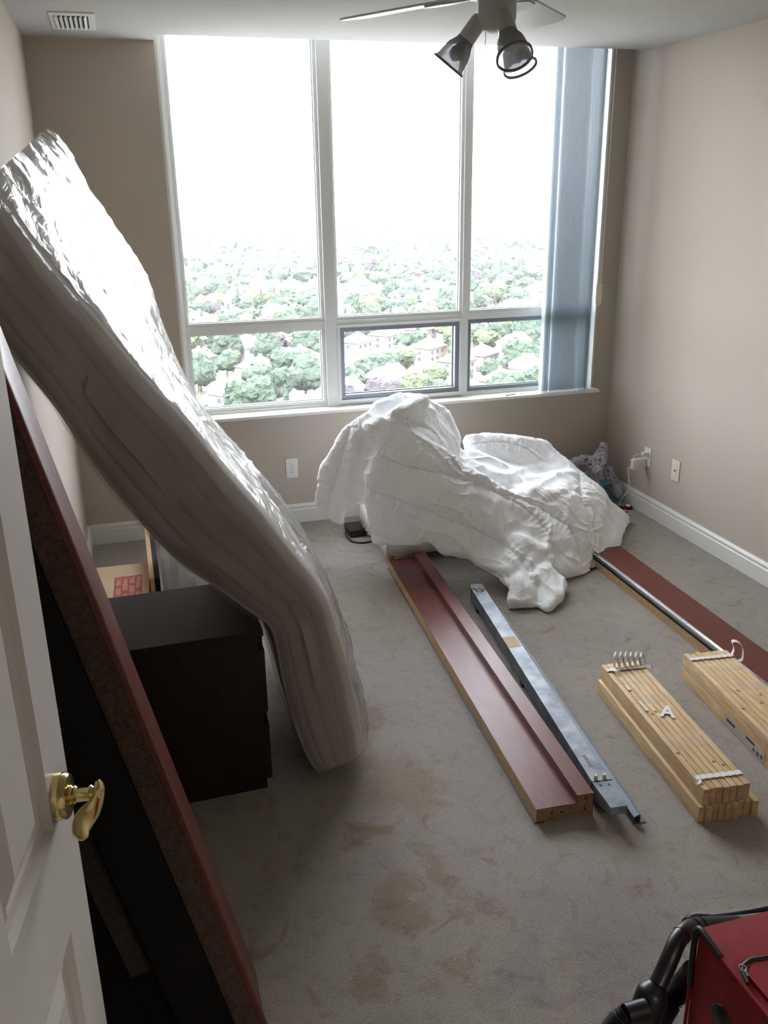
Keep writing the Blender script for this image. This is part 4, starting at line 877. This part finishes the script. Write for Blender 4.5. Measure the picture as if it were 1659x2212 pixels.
MB().tube([VM @ Vector(p_) for p_ in ((EL, -.006, .003), (.30, -.004, .003), (.46, -.002, .003))], .004, 8).build('red_piping', M['canvas'], vc_, True)
MB().tube([VM @ Vector((-.004, -.002, z)) for z in (-zv+.03, -.15)], .0035, 8).build('red_piping', M['canvas'], vc_, True)
zp = VM.inverted() @ Pz(1604, 2090, zv+.012); z2_ = VM.inverted() @ Pz(1659, 2068, zv+.01); z1_ = VM.inverted() @ Pz(1622, 2074, zv+.01)
MB().tube([VM @ Vector((zp.x+.007*math.cos(t), zp.y+.006*math.sin(t), zp.z)) for t in [2*math.pi*i/16 for i in range(16)]], .0018, 6, True).box((zp.x+.003, zp.y-.004, zp.z-.006), (zp.x+.018, zp.y+.004, zp.z-.001), VM).build('zip_pull', M['chrome'], vc_, True)
MB().tube([VM @ Vector(p_) for p_ in spline([(zp.x+.03, zp.y-.01, .008), (zp.x, zp.y, .009), (z1_.x, z1_.y, .010), (z2_.x, z2_.y, .010), (z2_.x, z2_.y+.12, .008)], 26)], .0042, 8).build('zip_track', M['blackrub'], vc_, True)
MB().prism([(zp.x+.012, zp.y), (z1_.x+.006, z1_.y), (z2_.x+.006, z2_.y), (z2_.x+.01, .27), (.44, .27), (.44, .02)], 'z', .004, .011, VM).build('front_flap', M['canvas'], vc_)
bd = VM.inverted() @ Py(1571, 2193, FLc.y-.10)
MB().lathe(VM @ Vector((bd.x, -.006, bd.z)), VM @ Vector((bd.x, -1, bd.z)), [(0, .026), (.006, .024), (.009, .016), (.0095, 0)], 24).build('badge', M['black'], vc_, True)
MB().box((.02, .02, -zv), (.46, .28, -zv+.04), VM, .01).build('base_plate', M['black'], vc_)
gp = [(1592, 1992), (1545, 1996), (1502, 2001), (1478, 2014), (1462, 2036), (1448, 2068), (1434, 2100), (1421, 2128)]
yy_ = [-3.66, -3.68, -3.70, -3.72, -3.735, -3.75, -3.76, -3.77]
gpts = spline([Py(a, b, y) for (a, b), y in zip(gp, yy_)], 40); rad = [.0135+.004*min(1, k/20) for k in range(40)]
MB().tube(gpts, .016, 18, rad=rad).build('grip_tube', M['black'], vc_, True)
g2 = spline([Py(1421, 2126, -3.77), Py(1408, 2152, -3.775), Py(1396, 2185, -3.78), Py(1385, 2225, -3.785)], 20)
MB().tube(g2, .026, 20, rad=[.0175+(.0135 if k > 4 else .0135*k/4) for k in range(20)]).build('hose_collar', M['black'], vc_, True)
for k in (17, 20, 26): MB().tube([gpts[k-1]*.5+gpts[k]*.5, gpts[k]], rad[k]+.0012, 18).build('grip_ring', M['blackrub'], vc_, True)
MB().tube([Py(1590, 1991, -3.66), Py(1760, 1972, -3.60)], .0125, 18).build('metal_tube', M['steel'], vc_, True)
def ribbed(pts, r, n_, name):
    P_ = spline(pts, n_); MB().tube(P_, r, 14, rad=[r if k % 3 else r*1.22 for k in range(n_)]).build(name, M['blackrub'], vc_, True)
ribbed([Py(1483, 1996, -3.66), Py(1500, 1984, -3.64), Py(1545, 1985, -3.62), Py(1600, 1977, -3.58), Py(1680, 1962, -3.55), Py(1780, 1950, -3.5)], .0095, 210, 'ribbed_hose')
ribbed([Py(1500, 2100, -3.72), Py(1475, 2130, -3.70), Py(1445, 2165, -3.70), Py(1410, 2225, -3.74)], .021, 90, 'ribbed_hose')
ribbed([Py(1352, 2192, -3.80), Py(1338, 2204, -3.80), Py(1315, 2230, -3.80)], .017, 30, 'ribbed_hose')
MB().tube([Py(1395, 2180, -3.80), Py(1352, 2192, -3.80)], .02, 14).build('hose_joint', M['black'], vc_, True)

# ------------------------------------------------------------------ the town below the window
GZ = -62.0
def ground_mat():
    m = mat('suburb_ground', (.11, .13, .08), .95, var=(.22, .21, .19), vscale=.035, detail=6, vrange=(.42, .55)); return m
struct(MB().box((-1500, 60, GZ-1), (3200, 5200, GZ)), 'ground', ground_mat())
M['leaf'] = mat('leaf_green', (.022, .040, .021), .8, var=(.013, .027, .016), vscale=.9, bump=1, bscale=2.2, bdist=.6)
M['leaf2'] = mat('leaf_yellow_green', (.042, .058, .022), .8, var=(.025, .040, .017), vscale=.8, bump=1, bscale=2.2, bdist=.6)
M['leaf3'] = mat('leaf_purple', (.022, .016, .021), .8, var=(.015, .011, .015), vscale=.9, bump=1, bscale=2.2, bdist=.6)
M['leaf4'] = mat('needle_green', (.014, .028, .019), .85, var=(.012, .028, .018), vscale=1.2, bump=1, bscale=3, bdist=.5)
M['bark'] = mat('bark', (.12, .09, .07), .9)
def crown_mesh(kind, seed, sub=3, clumps=10):
    rr = random.Random(seed); mb = MB()
    if kind == 'conifer':
        for k in range(6):
            z = 2.5+k*1.9; r = 3.3*(1-k/6.6)
            prof = [(0, r*.15), (.15, r), (.9, r*.62), (2.6, r*.12)]
            mb.lathe((0, 0, z), (0, 0, z+1), prof, 12, True)
    else:
        for k in range(clumps):
            a = rr.uniform(0, 6.28); d = rr.uniform(.0, 3.6) if k else 0; z = 7.0+rr.uniform(-2.2, 2.6)*(1 if k else 0)
            mb.ico((d*math.cos(a), d*math.sin(a), z), rr.uniform(2.0, 3.2) if k else 3.9, sub, (1, 1, .8))
    off = Vector((seed*7.1, 3, 1)); 
    for v in mb.v:
        n_ = noise.noise_vector(v*.75+off); n2 = noise.noise_vector(v*2.1+off); v += n_*.9+n2*.5
    me = bpy.data.meshes.new('crown'); me.from_pydata([tuple(v) for v in mb.v], [], mb.f); me.update(); return me
trunk = MB().cyl((0, 0, -.2), (0, 0, 6.2), .38, .22, 8); tme = bpy.data.meshes.new('trunk'); tme.from_pydata([tuple(v) for v in trunk.v], [], trunk.f); tme.materials.append(M['bark'])
crowns = {}
for nm, key in (('leaf', 'green'), ('leaf2', 'yellow'), ('leaf3', 'purple')):
    crowns[key] = []
    for s_ in range(4):
        me = crown_mesh('round', s_+len(nm)*3); me.materials.append(M[nm]); crowns[key].append(me)
me = crown_mesh('conifer', 3); me.materials.append(M['leaf4']); crowns['conifer'] = [me]
LAB = {'green': 'full green leafy tree among the houses far below the window', 'yellow': 'bright yellow-green broadleaf tree among the houses far below the window',
       'purple': 'dark purple-leaved tree among the houses far below the window', 'conifer': 'pointed dark conifer among the houses far below the window'}
protos = {}
def pane_label(r, base):
    d = Vector(r.location)+Vector((0, 0, 6))-CAM; z = d.dot(fw); px, py = IW/2+F*d.dot(rt)/z, IH/2-F*d.dot(up)/z
    w_ = 'left' if px < 712 else ('middle' if px < 1005 else 'right'); v_ = 'lower' if py > 700 else 'upper'
    depth = 'nearest rows' if py > 700 else ('middle distance' if py > 610 else 'far rows')
    r['label'] = base.replace('among the houses far below the window', '').replace('among trees far below the window', '').strip()+', %s, %s %s pane' % (depth, v_, w_)
    r['group'] = '%s, %s, %s %s pane' % (r['category']+'s', depth, v_, w_)+', '+' '.join(base.split()[:3])
def tree(kind, x, y, sc, rz):
    me = random.choice(crowns[kind]); key = (kind, me.name)
    if key not in protos:
        r_ = empty('tree', (0, 0, 0), LAB[kind], 'tree', 'trees below the window, '+kind)
        c_ = bpy.data.objects.new('crown', me); link(c_); c_.parent = r_; t_ = bpy.data.objects.new('trunk', tme); link(t_); t_.parent = r_; protos[key] = (r_, c_, t_); r = r_
    else:
        r_, c_, t_ = protos[key]; r = r_.copy(); link(r)
        for q in (c_, t_):
            d = q.copy(); link(d); d.parent = r
    r.location = (x, y, GZ); r.rotation_euler = (0, 0, rz); r.scale = (sc, sc, sc*random.uniform(.85, 1.15)); pane_label(r, LAB[kind]); return r
# houses along slanted streets
M['hwall'] = mat('pale_brick', (.17, .135, .12), .9, var=(.14, .11, .10), vscale=.5); M['hwall2'] = mat('pale_render', (.30, .28, .26), .9)
M['roof'] = mat('brown_shingle_roof', (.12, .095, .085), .9, var=(.095, .075, .07), vscale=.6); M['roof2'] = mat('pale_grey_roof', (.20, .19, .19), .9, var=(.16, .155, .155), vscale=.6); M['hglass'] = mat('house_window_glass', (.05, .06, .08), .2)
M['road'] = mat('pale_asphalt', (.13, .125, .125), .9)
def houses():
    out = []
    rr = random.Random(5); th = math.radians(38); u = Vector((math.cos(th), math.sin(th), 0)); v = Vector((-math.sin(th), math.cos(th), 0))
    roads = MB()
    for k in range(-26, 40):
        c = u*0+v*(k*58+150); 
        s0, s1 = c-u*1400, c+u*2600
        roads.add([s0-v*3.6, s1-v*3.6, s1+v*3.6, s0+v*3.6], [(0, 1, 2, 3)])
        for j in range(-30, 60):
            for sd in (-1, 1):
                p_ = c+u*(j*21+rr.uniform(-3, 3))+v*(sd*(14+rr.uniform(-2, 3)))
                d = p_.y+5
                if d < 215 or d > 1150: continue
                t = (p_.x-.31)/d
                if t < .02 or t > .60: continue
                out.append((p_, th+rr.uniform(-.05, .05), rr))
    for q in roads.v: q.z = GZ+.05
    struct(roads, 'trim_3', M['road'])
    return out
hs = houses(); hs.sort(key=lambda a: a[0].y)
hp = {}
def house(p_, rz, kind):
    wm, rm, lab, hgt = [(M['hwall'], M['roof'], 'brick house with brown hipped roof among trees far below the window', 6), (M['hwall2'], M['roof2'], 'white-walled house with pale grey gable roof among trees far below the window', 7.2)][kind]
    if kind not in hp:
        r = empty('house', (0, 0, 0), lab, 'house', 'houses far below, '+('brown roofs' if kind == 0 else 'grey roofs')); parts = []
        a, b = 6.2, 4.6
        parts.append(MB().box((-a, -b, 0), (a, b, hgt)).build('wall', wm, None))
        if kind == 0: parts.append(MB().add([(-a-.6, -b-.6, hgt), (a+.6, -b-.6, hgt), (a+.6, b+.6, hgt), (-a-.6, b+.6, hgt), (-2.2, 0, hgt+3.2), (2.2, 0, hgt+3.2)], [(0, 1, 5, 4), (1, 2, 5), (2, 3, 4, 5), (3, 0, 4), (0, 3, 2, 1)]).build('roof', rm, None))
        else: parts.append(MB().add([(-a-.5, -b-.6, hgt-.1), (a+.5, -b-.6, hgt-.1), (a+.5, b+.6, hgt-.1), (-a-.5, b+.6, hgt-.1), (-a-.5, 0, hgt+3.4), (a+.5, 0, hgt+3.4)], [(0, 1, 5, 4), (1, 2, 5), (2, 3, 4, 5), (3, 0, 4), (0, 3, 2, 1)]).build('roof', rm, None))
        parts.append(MB().box((2.5, 1, hgt), (3.6, 2, hgt+3.6)).build('chimney', M['hwall'], None))
        for z in (1.0, hgt-2.4):
            for x in (-4.2, -.7, 2.8): parts.append(MB().box((x, -b-.06, z), (x+1.4, -b+.02, z+1.4)).build('window', M['hglass'], None))
            parts.append(MB().box((-a-.06, -1, z), (-a+.02, .8, z+1.4)).build('window', M['hglass'], None))
        for q in parts: q.parent = r
        hp[kind] = (r, parts)
    else:
        r0_, parts = hp[kind]; r = r0_.copy(); link(r)
        for q in parts:
            d = q.copy(); link(d); d.parent = r
    r.location = (p_.x, p_.y, GZ); r.rotation_euler = (0, 0, rz); pane_label(r, lab); return r
hs = hs[:170]; hsel = []
for i, (p_, rz, _) in enumerate(hs):
    if random.random() < .78: house(p_, rz, 0 if random.random() < .6 else 1); hsel.append((p_.x, p_.y))
hs_np = np.array(hsel)
# trees: nearest 300 one by one, the rest as joined woodland
cand = []
d = 225.0
while d < 1900:
    stp = 11.5 if d < 500 else (13.5 if d < 900 else 19); x = -.02*d
    while x < .58*d:
        px_ = x+random.uniform(-.45, .45)*stp; py_ = d+random.uniform(-.45, .45)*stp
        dm = noise.noise(Vector((px_*.011, py_*.011, 2))) + .5*noise.noise(Vector((px_*.04, py_*.04, 7)))
        okh = np.min(np.hypot(hs_np[:, 0]-px_, hs_np[:, 1]-py_)) > 9.0
        if dm > -.30 and okh and random.random() < .86: cand.append((d, px_, py_))
        x += stp
    d += stp
cand.sort(key=lambda c: c[2])
rest = MB(); nreal = 0; RV = []; RF = []
bm = bmesh.new(); bmesh.ops.create_icosphere(bm, subdivisions=2, radius=1); lv = np.array([v.co[:] for v in bm.verts]); lf = np.array([[v.index for v in f.verts] for f in bm.faces]); bm.free()
rest_groups = {'leaf': ([], [], 0), 'leaf2': ([], [], 0), 'leaf3': ([], [], 0)}
for (d_, x, y) in cand:
    t = (x-.31)/(y+5)
    if nreal < 300 and t > .045 and t < .52:
        r_ = random.random(); kind = 'green' if r_ < .58 else ('yellow' if r_ < .84 else ('purple' if r_ < .91 else 'conifer'))
        tree(kind, x, y, random.uniform(.75, 1.25), random.uniform(0, 6.28)); nreal += 1
    else:
        key = random.choices(['leaf', 'leaf2', 'leaf3'], [.72, .24, .04])[0]; V_, F_, n_ = rest_groups[key]
        for q in range(3 if y < 900 else 1):
            s_ = np.array([random.uniform(3.2, 5.2), random.uniform(3.2, 5.2), random.uniform(3.4, 4.8)])*(1 if y < 900 else 1.5); nz = 1+.22*rng.standard_normal((len(lv), 1))
            V_.append(lv*s_*nz+np.array([x+random.uniform(-3, 3), y+random.uniform(-3, 3), GZ+random.uniform(5, 8)])); F_.append(lf+n_); n_ += len(lv)
        rest_groups[key] = (V_, F_, n_)
AV, AF, AM_, n0 = [], [], [], 0
for mi, key in enumerate(('leaf', 'leaf2', 'leaf3')):
    V_, F_, n_ = rest_groups[key]
    if not V_: continue
    f_ = np.concatenate(F_); AV.append(np.concatenate(V_)); AF.append(f_+n0); AM_ += [mi]*len(f_); n0 += n_
me = bpy.data.meshes.new('distant_trees'); me.from_pydata(np.concatenate(AV).tolist(), [], np.concatenate(AF).tolist())
for key in ('leaf', 'leaf2', 'leaf3'): me.materials.append(M[key])
me.polygons.foreach_set('material_index', AM_); me.update()
tag(link(bpy.data.objects.new('distant_trees', me)), 'leafy tree canopy stretching away towards the pale horizon', 'trees', None, 'stuff')
# distant slab blocks on the horizon
def block(x, y, wd_, dp, h, fl, lab):
    r_ = empty('apartment_block', (x, y, GZ), lab, 'building')
    MB().box((x-wd_/2, y, GZ), (x+wd_/2, y+dp, GZ+h)).build('wall', M['hwall2'], r_)
    for k in range(fl):
        z = GZ+4+k*(h-5)/fl; MB().box((x-wd_/2+1, y-.8, z), (x+wd_/2-1, y, z+(h-5)/fl*.45)).build('window_band', mat('band_glass', (.02, .03, .04), .4) if 'bg' not in M else M['bg'], r_)
        M['bg'] = bpy.data.materials['band_glass']
pb = Py(758, 545, 940); block(pb.x, 940, 34, 12, 29, 9, 'long pale slab apartment block on the horizon left of centre')
pb = Py(884, 570, 790); block(pb.x, 790, 6, 8, 23, 10, 'thin pale tower on the horizon seen through the middle pane')

# thin summer haze over the town
hz_ = MB().box((-1500, 120, GZ-2), (3200, 3600, GZ+190)); ho = hz_.build('haze', None)
hm = bpy.data.materials.new('summer_haze'); hm.use_nodes = True; t = hm.node_tree; t.nodes.clear(); o_ = t.nodes.new('ShaderNodeOutputMaterial'); v_ = t.nodes.new('ShaderNodeVolumeScatter')
v_.inputs['Color'].default_value = (.95, .97, 1, 1); v_.inputs['Density'].default_value = 8.5e-5; v_.inputs['Anisotropy'].default_value = .3; t.links.new(v_.outputs[0], o_.inputs['Volume']); ho.data.materials.append(hm)
tag(ho, 'thin bright haze hanging over the far suburb', 'haze', None, 'stuff')
